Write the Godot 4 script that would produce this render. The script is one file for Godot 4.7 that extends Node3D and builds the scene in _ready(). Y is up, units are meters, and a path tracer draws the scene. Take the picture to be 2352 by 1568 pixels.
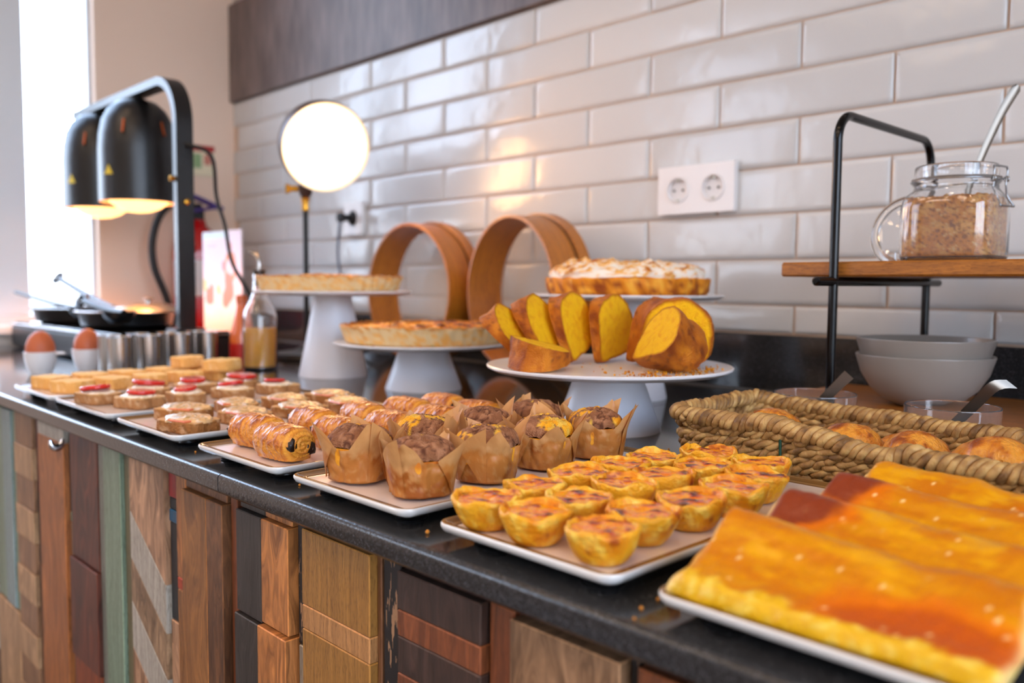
extends Node3D
# Breakfast buffet counter: the tiled wall is the plane z = 0, the counter runs along x, its top lies at y = 0.9.
const K := 0.9
const PLATE := 0.9122   # where food rests on the glazed plates
var taken := {}
var store := {}
var NZ := FastNoiseLite.new()
var FB := FastNoiseLite.new()
var RN := RandomNumberGenerator.new()


# ---------------------------------------------------------------- mesh collector
class MB:
	var v := PackedVector3Array()
	var c := PackedColorArray()
	var uv := PackedVector2Array()
	var ix := PackedInt32Array()
	var col := Color.WHITE

	func add(p: Vector3, t := Vector2.ZERO) -> int:
		v.append(p)
		c.append(col)
		uv.append(t)
		return v.size() - 1

	func grid(nu: int, nv: int, f: Callable, wu := false, wv := false) -> MB:
		var b := v.size()
		var cu := nu if wu else nu + 1
		var cv := nv if wv else nv + 1
		for j in cv:
			for i in cu:
				var p: Vector3 = f.call(float(i) / nu, float(j) / nv)
				add(p, Vector2(float(i) / nu, float(j) / nv))
		for j in nv:
			for i in nu:
				var a := b + (j % cv) * cu + i % cu
				var d := b + (j % cv) * cu + (i + 1) % cu
				var e := b + ((j + 1) % cv) * cu + (i + 1) % cu
				var g := b + ((j + 1) % cv) * cu + i % cu
				ix.append_array([a, d, e, a, e, g])
		return self

	# turns the triangles from index start on so that they face away from ref, or along way when it is given
	func orient(start: int, ref: Vector3, way := Vector3.ZERO) -> MB:
		var sum := 0.0
		for k in range(start, ix.size(), 3):
			var a := v[ix[k]]
			var b := v[ix[k + 1]]
			var d := v[ix[k + 2]]
			var q := (d - a).cross(b - a)
			sum += q.dot(way) if way != Vector3.ZERO else q.dot((a + b + d) / 3.0 - ref)
		if sum < 0.0:
			for k in range(start, ix.size(), 3):
				var t := ix[k + 1]
				ix[k + 1] = ix[k + 2]
				ix[k + 2] = t
		return self

	func along(way: Vector3) -> MB:
		return orient(0, Vector3.ZERO, way)

	# a flat polygon (convex), turned so that it faces along out
	func poly(pts: Array, out: Vector3) -> void:
		var n: Vector3 = (pts[2] - pts[0]).cross(pts[1] - pts[0])
		if n.dot(out) < 0.0:
			pts = pts.duplicate()
			pts.reverse()
		var b := v.size()
		for p in pts:
			add(p)
		for i in range(1, pts.size() - 1):
			ix.append_array([b, b + i, b + i + 1])

	func box(m: Vector3, s: Vector3, bv := 0.001, turn := Basis.IDENTITY, edge := Color(-1, 0, 0)) -> MB:
		var h := s / 2.0
		var flat := col
		bv = minf(bv, 0.45 * minf(s.x, minf(s.y, s.z)))
		var at := func(sg: Vector3, a: int) -> Vector3:
			var q := Vector3(sg.x * (h.x - bv), sg.y * (h.y - bv), sg.z * (h.z - bv))
			q[a] = sg[a] * h[a]
			return m + turn * q
		var sn := [-1.0, 1.0]
		for a in 3:
			var b := (a + 1) % 3
			var d := (a + 2) % 3
			for k in sn:
				var ps := []
				for w in [[-1.0, -1.0], [1.0, -1.0], [1.0, 1.0], [-1.0, 1.0]]:
					var g := Vector3.ZERO
					g[a] = k
					g[b] = w[0]
					g[d] = w[1]
					ps.append(at.call(g, a))
				var o := Vector3.ZERO
				o[a] = k
				col = flat
				poly(ps, turn * o)
				if edge.r >= 0.0:
					col = edge
				for l in sn:
					var g1 := Vector3.ZERO
					g1[a] = k
					g1[b] = l
					g1[d] = -1.0
					var g2 := g1
					g2[d] = 1.0
					var o2 := Vector3.ZERO
					o2[a] = k
					o2[b] = l
					poly([at.call(g1, a), at.call(g2, a), at.call(g2, b), at.call(g1, b)], turn * o2)
		for k in sn:
			for l in sn:
				for q in sn:
					var g := Vector3(k, l, q)
					poly([at.call(g, 0), at.call(g, 1), at.call(g, 2)], turn * g)
		col = flat
		return self

	# a round bar along points; rad is a number or an array of one radius per point
	func tube(pts: Array, rad, sides := 8, closed := false, caps := true) -> MB:
		var n := pts.size()
		var b := v.size()
		var t0: Vector3 = (pts[1] - pts[0]).normalized()
		var u := t0.cross(Vector3.UP)
		if u.length() < 0.1:
			u = t0.cross(Vector3.RIGHT)
		u = u.normalized()
		for i in n:
			var t: Vector3
			if closed:
				t = (pts[(i + 1) % n] - pts[(i + n - 1) % n]).normalized()
			else:
				t = (pts[mini(i + 1, n - 1)] - pts[maxi(i - 1, 0)]).normalized()
			u = (u - t * u.dot(t)).normalized()
			var w := t.cross(u)
			var r: float = rad[i] if rad is Array else rad
			for k in sides:
				var a := TAU * k / sides
				add(pts[i] + (u * cos(a) + w * sin(a)) * r, Vector2(float(k) / sides, float(i) / n))
		for i in (n if closed else n - 1):
			for k in sides:
				var a2 := b + i * sides + k
				var b2 := b + i * sides + (k + 1) % sides
				var c2 := b + ((i + 1) % n) * sides + (k + 1) % sides
				var d2 := b + ((i + 1) % n) * sides + k
				ix.append_array([a2, c2, b2, a2, d2, c2])
		if caps and not closed:
			for e in [0, n - 1]:
				var ring := []
				for k in sides:
					ring.append(v[b + e * sides + k])
				var o: Vector3 = (pts[0] - pts[1]) if e == 0 else (pts[n - 1] - pts[n - 2])
				poly(ring, o)
		return self

	# profile of (radius, height) turned about the y axis through m; sharp corners of the profile stay sharp
	func lathe(prof: Array, seg := 40, m := Vector3.ZERO, cols := []) -> MB:
		var run := [0]
		for i in range(1, prof.size()):
			run.append(i)
			var cut := i == prof.size() - 1
			if not cut:
				var a: Vector2 = (prof[i] - prof[i - 1]).normalized()
				var d: Vector2 = (prof[i + 1] - prof[i]).normalized()
				cut = a.dot(d) < 0.72
			if cut:
				var b := v.size()
				for q in run:
					if cols.size():
						col = cols[q]
					for k in seg:
						var t := TAU * k / seg
						add(m + Vector3(prof[q].x * cos(t), prof[q].y, prof[q].x * sin(t)), Vector2(float(k) / seg, float(q) / prof.size()))
				for j in run.size() - 1:
					for k in seg:
						var e := b + j * seg
						ix.append_array([e + k, e + (k + 1) % seg, e + seg + (k + 1) % seg, e + k, e + seg + (k + 1) % seg, e + seg + k])
				run = [i]
		return self

	# a polygon in (x, y) pushed from z0 to z1 with a small chamfer
	func extrude(p: PackedVector2Array, z0: float, z1: float, bv := 0.0) -> MB:
		var inner := p
		if bv > 0.0:
			var off := Geometry2D.offset_polygon(p, -bv)
			if off.size() and off[0].size() == p.size():
				inner = off[0]
				var best := 0
				for k in p.size():
					if inner[k].distance_to(p[0]) < inner[best].distance_to(p[0]):
						best = k
				var sh := PackedVector2Array()
				for k in p.size():
					sh.append(inner[(best + k) % p.size()])
				inner = sh
			else:
				bv = 0.0
		var tri := Geometry2D.triangulate_polygon(inner)
		for s in [0, 1]:
			var z := z0 if s == 0 else z1
			var b := v.size()
			for q in inner:
				add(Vector3(q.x, q.y, z))
			for k in range(0, tri.size(), 3):
				var e := [b + tri[k], b + tri[k + 1], b + tri[k + 2]]
				var nn := (v[e[2]] - v[e[0]]).cross(v[e[1]] - v[e[0]])
				if (nn.z > 0.0) != (s == 1):
					e.reverse()
				ix.append_array(e)
		var zz := [z0, z0 + bv, z1 - bv, z1]
		var n := p.size()
		var mid := Vector2.ZERO
		for q in p:
			mid += q / n
		for i in n:
			var j := (i + 1) % n
			var e2 := (p[j] - p[i])
			var o := Vector3(e2.y, -e2.x, 0)
			var em := (p[i] + p[j]) / 2.0 - mid
			if o.x * em.x + o.y * em.y < 0.0:
				o = -o
			if bv > 0.0:
				poly([Vector3(inner[i].x, inner[i].y, z0), Vector3(inner[j].x, inner[j].y, z0), Vector3(p[j].x, p[j].y, zz[1]), Vector3(p[i].x, p[i].y, zz[1])], o)
				poly([Vector3(inner[i].x, inner[i].y, z1), Vector3(inner[j].x, inner[j].y, z1), Vector3(p[j].x, p[j].y, zz[2]), Vector3(p[i].x, p[i].y, zz[2])], o)
			poly([Vector3(p[i].x, p[i].y, zz[1]), Vector3(p[j].x, p[j].y, zz[1]), Vector3(p[j].x, p[j].y, zz[2]), Vector3(p[i].x, p[i].y, zz[2])], o)
		return self

	# turns inward meshes outward, then smooth normals from the faces round each vertex
	func done(solid := true, weld := false) -> ArrayMesh:
		if solid:
			var mid := Vector3.ZERO
			for p in v:
				mid += p
			orient(0, mid / v.size())
		var n := PackedVector3Array()
		n.resize(v.size())
		for k in range(0, ix.size(), 3):
			var a := ix[k]
			var b := ix[k + 1]
			var d := ix[k + 2]
			var q := (v[d] - v[a]).cross(v[b] - v[a])
			n[a] += q
			n[b] += q
			n[d] += q
		if weld:
			var seen := {}
			for i in v.size():
				var key := Vector3i(v[i] * 200000.0)
				if not seen.has(key):
					seen[key] = []
				seen[key].append(i)
			for key in seen:
				var l: Array = seen[key]
				if l.size() > 1:
					var s := Vector3.ZERO
					for i in l:
						s += n[i]
					for i in l:
						n[i] = s
		for i in n.size():
			n[i] = n[i].normalized() if n[i].length() > 1e-20 else Vector3.UP
		var arr := []
		arr.resize(Mesh.ARRAY_MAX)
		arr[Mesh.ARRAY_VERTEX] = v
		arr[Mesh.ARRAY_NORMAL] = n
		arr[Mesh.ARRAY_COLOR] = c
		arr[Mesh.ARRAY_TEX_UV] = uv
		arr[Mesh.ARRAY_INDEX] = ix
		var m := ArrayMesh.new()
		m.add_surface_from_arrays(Mesh.PRIMITIVE_TRIANGLES, arr)
		return m


# ---------------------------------------------------------------- scene helpers
func numbered(called: String) -> String:
	var n: int = taken.get(called, 0)
	taken[called] = n + 1
	return called if n == 0 else "%s_%03d" % [called, n]


func tag(o: Node3D, label: String, category: String, group := "") -> void:
	o.set_meta("label", label)
	o.set_meta("category", category)
	if group:
		o.set_meta("group", group)


func thing(called: String, label: String, category: String, at := Vector3.ZERO, turn := 0.0, group := "") -> Node3D:
	var o := Node3D.new()
	o.name = numbered(called)
	add_child(o)
	o.position = at
	o.rotation.y = turn
	tag(o, label, category, group)
	return o


func part(called: String, mesh: Mesh, mat: Material, parent: Node3D, at := Vector3.ZERO) -> MeshInstance3D:
	var o := MeshInstance3D.new()
	o.name = called
	o.mesh = mesh
	o.material_override = mat
	parent.add_child(o, true)
	o.position = at
	return o


func solid(called: String, mesh: Mesh, mat: Material, at := Vector3.ZERO) -> MeshInstance3D:
	var o := MeshInstance3D.new()
	o.name = numbered(called)
	o.mesh = mesh
	o.material_override = mat
	add_child(o)
	o.position = at
	return o


func struct(called: String, mesh: Mesh, mat: Material, at := Vector3.ZERO) -> MeshInstance3D:
	var o := solid(called, mesh, mat, at)
	o.set_meta("kind", "structure")
	return o


func boxm(s: Vector3, bv := 0.001) -> ArrayMesh:
	return MB.new().box(Vector3.ZERO, s, bv).done()


func lin(r: float, g: float, b: float) -> Color:
	return Color(r, g, b).srgb_to_linear()


func nz(p: Vector3, f: float) -> float:
	return NZ.get_noise_3dv(p * f)


func fb(p: Vector3, f: float) -> float:
	return FB.get_noise_3dv(p * f)


func sm(a: float, b: float, x: float) -> float:
	return smoothstep(a, b, x)


# o: rough, metal, tex, bump (image), bump_cm, scale (repeats per metre), vc (vertex colours), coat, alpha, emit, energy, back, sss, spec, world
func mat(called: String, col: Color, o := {}) -> StandardMaterial3D:
	if store.has(called):
		return store[called]
	var m := StandardMaterial3D.new()
	m.resource_name = called
	m.albedo_color = col
	m.roughness = o.get("rough", 0.5)
	m.metallic = o.get("metal", 0.0)
	m.metallic_specular = o.get("spec", 0.5)
	m.vertex_color_use_as_albedo = o.get("vc", false)
	if o.has("tex") or o.has("bump"):
		m.uv1_triplanar = true
		m.uv1_world_triplanar = o.get("world", false)
		m.uv1_triplanar_sharpness = 4.0
		var s = o.get("scale", 4.0)
		m.uv1_scale = s if s is Vector3 else Vector3.ONE * s
		m.uv1_offset = o.get("off", Vector3.ZERO)
	if o.has("tex"):
		m.albedo_texture = o.tex
	if o.has("bump"):
		m.heightmap_enabled = true
		m.heightmap_texture = o.bump
		m.heightmap_scale = o.get("bump_cm", 0.05)
	if o.has("coat"):
		m.clearcoat_enabled = true
		m.clearcoat = o.coat
		m.clearcoat_roughness = o.get("coat_rough", 0.1)
	if o.has("alpha"):
		m.transparency = BaseMaterial3D.TRANSPARENCY_ALPHA
		m.albedo_color.a = o.alpha
	if o.has("refract"):
		m.refraction_enabled = true
		m.refraction_scale = o.refract
	if o.has("emit"):
		m.emission_enabled = true
		m.emission = o.emit
		m.emission_energy_multiplier = o.get("energy", 1.0)
	if o.has("back"):
		m.backlight_enabled = true
		m.backlight = o.back
	if o.has("sss"):
		m.subsurf_scatter_enabled = true
		m.subsurf_scatter_strength = o.sss
	store[called] = m
	return m


# sets a thing down so that its lowest point lies at height y
func rest(o: Node3D, y: float) -> void:
	var low := INF
	for ch in o.find_children("*", "MeshInstance3D", true, false):
		var tr: Transform3D = o.transform * ch.transform
		for p in ch.mesh.surface_get_arrays(0)[Mesh.ARRAY_VERTEX]:
			low = minf(low, (tr * p).y)
	o.position.y += y + 0.0002 - low


# ---------------------------------------------------------------- computed textures
func picture(w: int, h: int, f: Callable) -> ImageTexture:
	var im := Image.create(w, h, false, Image.FORMAT_RGB8)
	for y in h:
		for x in w:
			im.set_pixel(x, y, f.call(x, y))
	return ImageTexture.create_from_image(im)


func noise_tex(freq: float, seed_: int, octaves := 4, size := 256, kind := FastNoiseLite.TYPE_SIMPLEX_SMOOTH) -> ImageTexture:
	var n := FastNoiseLite.new()
	n.noise_type = kind
	n.seed = seed_
	n.frequency = freq
	n.fractal_octaves = octaves
	return ImageTexture.create_from_image(n.get_seamless_image(size, size))


func wood_tex(seed_: int, w: int, h: int, fine: float, warp: float, contrast: float, pores: float) -> Image:
	var im := Image.create(w, h, false, Image.FORMAT_RGB8)
	var n := FastNoiseLite.new()
	n.seed = seed_
	n.frequency = 1.0
	n.fractal_octaves = 3
	var rows := 48.0
	for y in h:
		for x in w:
			var u := float(x) / w
			var vv := float(y) / h
			var val := 0.0
			for k in 2:
				var uu := u + k
				var q := n.get_noise_2d(uu * 6.0, vv * 1.5) * warp
				var ring := n.get_noise_2d((uu + q) * fine, vv * 1.2 + 7.0)
				var thin := n.get_noise_2d((uu + q * 0.5) * fine * 5.0, vv * 5.0 + 31.0)
				var pore := n.get_noise_2d(uu * 420.0, vv * rows * 0.5)
				var s := 0.5 + 0.5 * ring * contrast + 0.35 * thin * contrast - pores * maxf(0.0, pore - 0.15)
				var wgt := 1.0 - sm(0.0, 0.12, u) if k == 1 else sm(0.0, 0.12, u)
				val += s * wgt
			val = clampf(val, 0.0, 1.0)
			im.set_pixel(x, y, Color(0.55 + 0.45 * val, 0.52 + 0.48 * val, 0.48 + 0.52 * val))
	return im


func _ready() -> void:
	# ---- camera
	var cam := Camera3D.new()
	cam.name = "camera"
	add_child(cam)
	cam.position = Vector3(1.1424, 1.0780, 1.3181)
	cam.rotation = Vector3(-0.0673, 0.8012, 0.0068)
	cam.near = 0.02
	cam.far = 60.0
	var lens := CameraAttributesPhysical.new()
	lens.frustum_focal_length = 29.97
	lens.frustum_focus_distance = 0.76
	lens.frustum_near = 0.02
	lens.frustum_far = 60.0
	lens.exposure_aperture = 4.2
	cam.attributes = lens
	cam.fov = 43.64
	cam.current = true
	# ---- sky and exposure
	var env := Environment.new()
	env.background_mode = Environment.BG_SKY
	var sky := Sky.new()
	var sm_ := ProceduralSkyMaterial.new()
	sm_.sky_top_color = Color(0.74, 0.85, 1.0)
	sm_.sky_horizon_color = Color(0.91, 0.95, 1.0)
	sm_.ground_bottom_color = Color(0.62, 0.66, 0.70)
	sm_.ground_horizon_color = Color(0.80, 0.86, 0.92)
	sm_.sky_energy_multiplier = 3.1
	sm_.ground_energy_multiplier = 2.0
	sky.sky_material = sm_
	env.sky = sky
	env.tonemap_mode = Environment.TONE_MAPPER_LINEAR
	env.tonemap_exposure = 0.90
	env.sdfgi_enabled = true
	env.ssao_enabled = true
	env.ssil_enabled = true
	var we := WorldEnvironment.new()
	we.name = "world_environment"
	we.environment = env
	add_child(we)

	NZ.noise_type = FastNoiseLite.TYPE_SIMPLEX_SMOOTH
	NZ.frequency = 1.0
	NZ.fractal_type = FastNoiseLite.FRACTAL_NONE
	NZ.seed = 4
	FB.noise_type = FastNoiseLite.TYPE_SIMPLEX_SMOOTH
	FB.frequency = 1.0
	FB.fractal_octaves = 4
	FB.seed = 9
	RN.seed = 21
	build_textures()
	build_room()
	build_ceiling_lamps()
	build_fill_panels()
	build_tiles()
	build_counter()
	build_cabinet()
	build_end_wall_things()
	build_wall_fittings()
	build_heat_station()
	build_desk_lamp()
	build_sieves()
	build_stands()
	build_plates()
	build_tarts()
	build_muffins()
	build_pastries()
	build_toasts()
	build_cake_slabs()
	build_basket()
	build_rack()


const FILL_PANEL_COLOR := Color(1.0, 0.88, 0.76)
const WORN := 0.62   # planks are rubbed lighter along their sharp edges
const FILL_PANEL_ENERGY := 0.62
var T := {}


func build_textures() -> void:
	T.fine = noise_tex(0.03, 3, 5)
	T.grain = noise_tex(0.09, 5, 3)
	T.soft = noise_tex(0.012, 8, 3)
	T.pores = noise_tex(0.06, 12, 2, 256, FastNoiseLite.TYPE_CELLULAR)
	var w := wood_tex(2, 512, 512, 26.0, 0.10, 0.9, 0.5)
	T.wood = ImageTexture.create_from_image(w)
	var w2 := wood_tex(6, 512, 512, 60.0, 0.03, 0.55, 0.9)
	T.oak = ImageTexture.create_from_image(w2)
	var w3: Image = w2.duplicate()
	w3.rotate_90(CLOCKWISE)
	T.oak_along = ImageTexture.create_from_image(w3)
	var w4 := wood_tex(11, 512, 512, 9.0, 0.25, 1.3, 0.3)
	T.figure = ImageTexture.create_from_image(w4)
	var cn := FastNoiseLite.new()
	cn.seed = 77
	cn.frequency = 0.09
	cn.fractal_octaves = 2
	var blotch := cn.get_seamless_image(512, 512)
	var r := RandomNumberGenerator.new()
	r.seed = 5
	var gn := FastNoiseLite.new()
	gn.noise_type = FastNoiseLite.TYPE_CELLULAR
	gn.cellular_return_type = FastNoiseLite.RETURN_CELL_VALUE
	gn.fractal_type = FastNoiseLite.FRACTAL_NONE
	gn.seed = 6
	gn.frequency = 0.30
	var cells := gn.get_seamless_image(512, 512)
	T.granite = picture(512, 512, func(x: int, y: int):
		var b: float = blotch.get_pixel(x, y).r
		var ce: float = cells.get_pixel(x, y).r
		var g := 0.10 + 0.06 * maxf(0.0, b - 0.45) * 2.0 + 0.06 * r.randf() + 0.07 * ce * ce
		if ce > 0.86:
			g += 0.13 * b
		return Color(g, g, g * 1.02))
	# worn paint: dark coat scratched down to raw wood in vertical streaks
	var sn := FastNoiseLite.new()
	sn.seed = 31
	sn.frequency = 1.0
	sn.fractal_octaves = 4
	T.worn = picture(512, 512, func(x: int, y: int):
		var u: float = x / 512.0
		var vv: float = y / 512.0
		var q := sn.get_noise_2d(u * 70.0, vv * 9.0) + 0.45 * sn.get_noise_2d(u * 8.0, vv * 4.0 + 9.0)
		var k := sm(0.30, 0.36, q)
		return Color(0.085, 0.08, 0.085).lerp(Color(0.62, 0.47, 0.34), k))
	T.band = picture(256, 256, func(x: int, y: int):
		var u: float = x / 256.0
		var vv: float = y / 256.0
		var q := 0.5 + 0.35 * sn.get_noise_2d(u * 9.0, vv * 3.0) + 0.3 * sn.get_noise_2d(u * 40.0, vv * 5.0)
		return Color(0.36, 0.33, 0.32).lerp(Color(0.62, 0.58, 0.57), clampf(q, 0.0, 1.0)))


func build_room() -> void:
	var plaster := mat("plaster", Color(0.86, 0.83, 0.80), {"rough": 0.85, "bump": T.fine, "bump_cm": 0.04, "scale": 6.0})
	var beige := mat("beige_wall_paint", Color(0.93, 0.83, 0.75), {"rough": 0.8, "bump": T.fine, "bump_cm": 0.04, "scale": 6.0})
	var tone := mat("floor_tile", Color(0.42, 0.36, 0.31), {"rough": 0.35, "bump": T.soft, "bump_cm": 0.05, "scale": 2.0})
	var grout := mat("grout", Color(0.80, 0.69, 0.60), {"rough": 0.9, "bump": T.grain, "bump_cm": 0.02, "scale": 20.0, "world": true})
	struct("floor", boxm(Vector3(5.4, 0.12, 4.7), 0.002), tone, Vector3(1.05, -0.06, 2.2))
	struct("ceiling", boxm(Vector3(5.4, 0.12, 4.7), 0.002), plaster, Vector3(1.05, 2.76, 2.2))
	# tiled wall: grout bed up to the dark panel, plaster above it
	var wb := struct("wall_back", boxm(Vector3(5.0, 2.7, 0.12), 0.001), plaster, Vector3(0.96, 1.35, -0.0645))
	wb.set_meta("label", "long wall clad in white brick-bond tiles")
	part("grout_bed", boxm(Vector3(5.0, 0.80, 0.003), 0.0002), grout, wb, Vector3(0, 1.262 - 1.35, 0.061))
	var panel := mat("grey_brown_panel", Color(0.86, 0.80, 0.78), {"rough": 0.45, "tex": T.band, "scale": 1.3, "world": true})
	part("dark_panel", boxm(Vector3(5.0, 0.31, 0.02), 0.002), panel, wb, Vector3(0, 1.661 + 0.157 - 1.35, 0.0685))
	# end wall with a window: pier beside the corner, wall above and below, pier at the far side
	var x0 := -1.60
	var wl := Node3D.new()
	wl.name = "wall_left"
	wl.set_meta("kind", "structure")
	add_child(wl)
	part("corner_pier", boxm(Vector3(0.12, 2.7, 0.56), 0.002), beige, wl, Vector3(x0, 1.35, 0.15))
	part("wall_below_window", boxm(Vector3(0.12, 0.93, 4.07), 0.002), beige, wl, Vector3(x0, 0.465, 2.465))
	part("wall_above_window", boxm(Vector3(0.12, 0.22, 4.07), 0.002), beige, wl, Vector3(x0, 2.59, 2.465))
	part("middle_pier", boxm(Vector3(0.12, 1.55, 1.35), 0.002), beige, wl, Vector3(x0, 1.705, 1.925))
	part("room_pier", boxm(Vector3(0.12, 1.55, 0.80), 0.002), beige, wl, Vector3(x0, 1.705, 4.10))
	var white := mat("window_paint", Color(0.86, 0.88, 0.90), {"rough": 0.35})
	var glass := mat("window_glass", Color(1, 1, 1), {"rough": 0.0, "alpha": 0.05})
	window("window_1", Vector3(x0, 1.705, 0.84), Vector3(0.07, 1.55, 0.82), [0.655 - 0.84], white, glass, false)
	window("window_2", Vector3(x0, 1.705, 3.15), Vector3(0.07, 1.55, 1.10), [0.0], white, glass, false)
	var sill := struct("trim_1", boxm(Vector3(0.20, 0.025, 0.84), 0.004), white, Vector3(x0 + 0.02, 0.9425, 0.84))
	sill.set_meta("label", "white window sill in end wall")
	struct("wall_front", boxm(Vector3(5.4, 2.7, 0.12), 0.002), plaster, Vector3(1.05, 1.35, 4.49))
	# other end wall, with a wide unseen window added for fill light
	var wr := Node3D.new()
	wr.name = "wall_right"
	wr.set_meta("kind", "structure")
	add_child(wr)
	part("side_pier", boxm(Vector3(0.12, 2.7, 0.65), 0.002), plaster, wr, Vector3(3.52, 1.35, 0.195))
	part("side_pier", boxm(Vector3(0.12, 2.7, 0.91), 0.002), plaster, wr, Vector3(3.52, 1.35, 3.975))
	part("wall_below_window", boxm(Vector3(0.12, 0.50, 3.0), 0.002), plaster, wr, Vector3(3.52, 0.25, 2.02))
	part("wall_above_window", boxm(Vector3(0.12, 0.15, 3.0), 0.002), plaster, wr, Vector3(3.52, 2.625, 2.02))
	window("window_3", Vector3(3.52, 1.525, 2.02), Vector3(0.07, 2.05, 3.0), [-0.5, 0.5], white, glass, false)


# a window of frame, mullions and panes; across is true when it runs along x
func window(called: String, at: Vector3, s: Vector3, bars: Array, paint: Material, glass: Material, across: bool) -> void:
	var o := Node3D.new()
	o.name = called
	o.set_meta("kind", "structure")
	add_child(o)
	o.position = at
	var l := s.x if across else s.z
	var d := s.z if across else s.x
	var put := func(nm: String, along: float, y: float, la: float, h: float, dd: float, m: Material):
		var sz := Vector3(la, h, dd) if across else Vector3(dd, h, la)
		part(nm, boxm(sz, minf(0.004, dd * 0.3)), m, o, Vector3(along, y, 0) if across else Vector3(0, y, along))
	put.call("frame_rail", 0.0, s.y / 2 - 0.025, l, 0.05, d, paint)
	put.call("frame_rail", 0.0, -s.y / 2 + 0.025, l, 0.05, d, paint)
	put.call("frame_stile", -l / 2 + 0.006, 0.0, 0.012, s.y - 0.1, d, paint)
	put.call("frame_stile", l / 2 - 0.025, 0.0, 0.05, s.y - 0.1, d, paint)
	var edges := [-l / 2 + 0.012]
	for b in bars:
		put.call("mullion", b, 0.0, 0.09, s.y - 0.1, d, paint)
		edges.append(b - 0.045)
		edges.append(b + 0.045)
	edges.append(l / 2 - 0.05)
	for k in range(0, edges.size(), 2):
		var a: float = edges[k]
		var b2: float = edges[k + 1]
		put.call("pane", (a + b2) / 2, 0.0, b2 - a, s.y - 0.1, 0.006, glass)


func build_ceiling_lamps() -> void:
	var rim := mat("downlight_rim", Color(0.9, 0.9, 0.9), {"rough": 0.4})
	var glow := mat("downlight_glow", Color(1, 0.95, 0.88), {"emit": Color(1.0, 0.86, 0.70), "energy": 6.0})
	var spots := [Vector2(-0.6, 1.35), Vector2(0.35, 1.35), Vector2(1.3, 1.35), Vector2(-0.1, 2.6), Vector2(0.9, 2.6), Vector2(1.9, 2.6)]
	var over := ["above the heat lamps", "above the chocolate pastries", "above the cheesecake bars", "in the second row, nearest the end wall", "in the second row, between two others", "in the second row, nearest the added window"]
	for i in spots.size():
		var p: Vector2 = spots[i]
		var t := thing("ceiling_downlight", "round white ceiling downlight " + over[i], "light", Vector3(p.x, 2.70, p.y), 0.0, "ceiling downlights")
		part("rim", MB.new().lathe([Vector2(0.047, 0.0), Vector2(0.047, -0.010), Vector2(0.062, -0.006), Vector2(0.062, 0.0)], 28).done(), rim, t)
		part("lamp_glow", MB.new().lathe([Vector2(0.0001, -0.004), Vector2(0.046, -0.004), Vector2(0.046, -0.001), Vector2(0.0001, -0.001)], 24).done(), glow, t)
		var l := SpotLight3D.new()
		l.name = "downlight_beam"
		l.light_color = Color(1.0, 0.84, 0.68)
		l.light_energy = 0.25
		l.light_size = 0.045
		l.spot_range = 8.0
		l.spot_angle = 65.0
		l.spot_angle_attenuation = 0.8
		l.spot_attenuation = 2.0
		l.shadow_enabled = true
		t.add_child(l)
		l.position = Vector3(0, -0.02, 0)
		l.rotation.x = -PI / 2


# unseen flat panels over the room, added for warm soft fill light
func build_fill_panels() -> void:
	var rim := mat("fill_panel_frame", Color(0.9, 0.9, 0.9), {"rough": 0.4})
	var glow := mat("fill_panel_glow", Color(1, 0.96, 0.90), {"emit": FILL_PANEL_COLOR, "energy": 2.0})
	var spots := [Vector2(-0.55, 2.15), Vector2(0.75, 2.15), Vector2(2.05, 2.15), Vector2(-0.55, 3.45), Vector2(0.75, 3.45), Vector2(2.05, 3.45)]
	for i in 6:
		var p: Vector2 = spots[i]
		var t := thing("added_fill_panel", "added square ceiling fill light, %s row from the buffet, %s" % ["first" if i < 3 else "second", ["nearest the end wall", "in the middle", "nearest the added window"][i % 3]], "light", Vector3(p.x, 2.70, p.y), 0.0, "added ceiling fill lights")
		part("frame", boxm(Vector3(0.62, 0.014, 0.62), 0.003), rim, t, Vector3(0, -0.007, 0))
		part("light_diffuser", boxm(Vector3(0.58, 0.003, 0.58), 0.001), glow, t, Vector3(0, -0.0155, 0))
		var l := AreaLight3D.new()
		l.name = "fill_panel_beam"
		l.area_size = Vector2(0.58, 0.58)
		l.light_color = FILL_PANEL_COLOR
		l.light_energy = FILL_PANEL_ENERGY
		l.area_range = 9.0
		l.area_attenuation = 2.0
		l.shadow_enabled = true
		t.add_child(l)
		l.position = Vector3(0, -0.019, 0)
		l.rotation.x = -PI / 2


func build_tiles() -> void:
	var wb: Node3D = get_node("wall_back")
	var shades := []
	for k in 4:
		var g: float = [0.805, 0.79, 0.815, 0.775][k]
		shades.append(mat("glazed_tile_%d" % k, Color(g, g * 0.995, g * 0.985), {"rough": 0.17, "bump": T.soft, "bump_cm": 0.06, "scale": 5.0, "world": true}))
	var shapes := {}
	var r := RandomNumberGenerator.new()
	r.seed = 3
	for k in range(-1, 8):
		var y0 := 1.045 + k * 0.077
		var h := 0.0745
		if k == -1:
			y0 = 0.998
			h = 0.0445
		for i in range(-11, 16):
			if posmod(i, 2) != posmod(k, 2):
				continue
			var a := i * 0.151 + 0.0015
			var b := (i + 2) * 0.151 - 0.0015
			a = maxf(a, -1.538)
			if b - a < 0.02 or a > 2.3:
				continue
			var w := b - a
			var key := "%d_%d_%d" % [int(w * 1000), int(h * 1000), r.randi() % 5]
			if not shapes.has(key):
				shapes[key] = tile_mesh(w, h, shapes.size())
			var o := part("wall_tile", shapes[key], shades[r.randi() % 4], wb, Vector3((a + b) / 2 - 0.96, y0 + 0.00125 + h / 2 - 1.35, 0.0645 + r.randf_range(-0.0004, 0.0004)))
			o.rotation = Vector3(r.randf_range(-0.003, 0.003), r.randf_range(-0.0025, 0.0025), r.randf_range(-0.0008, 0.0008))


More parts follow.
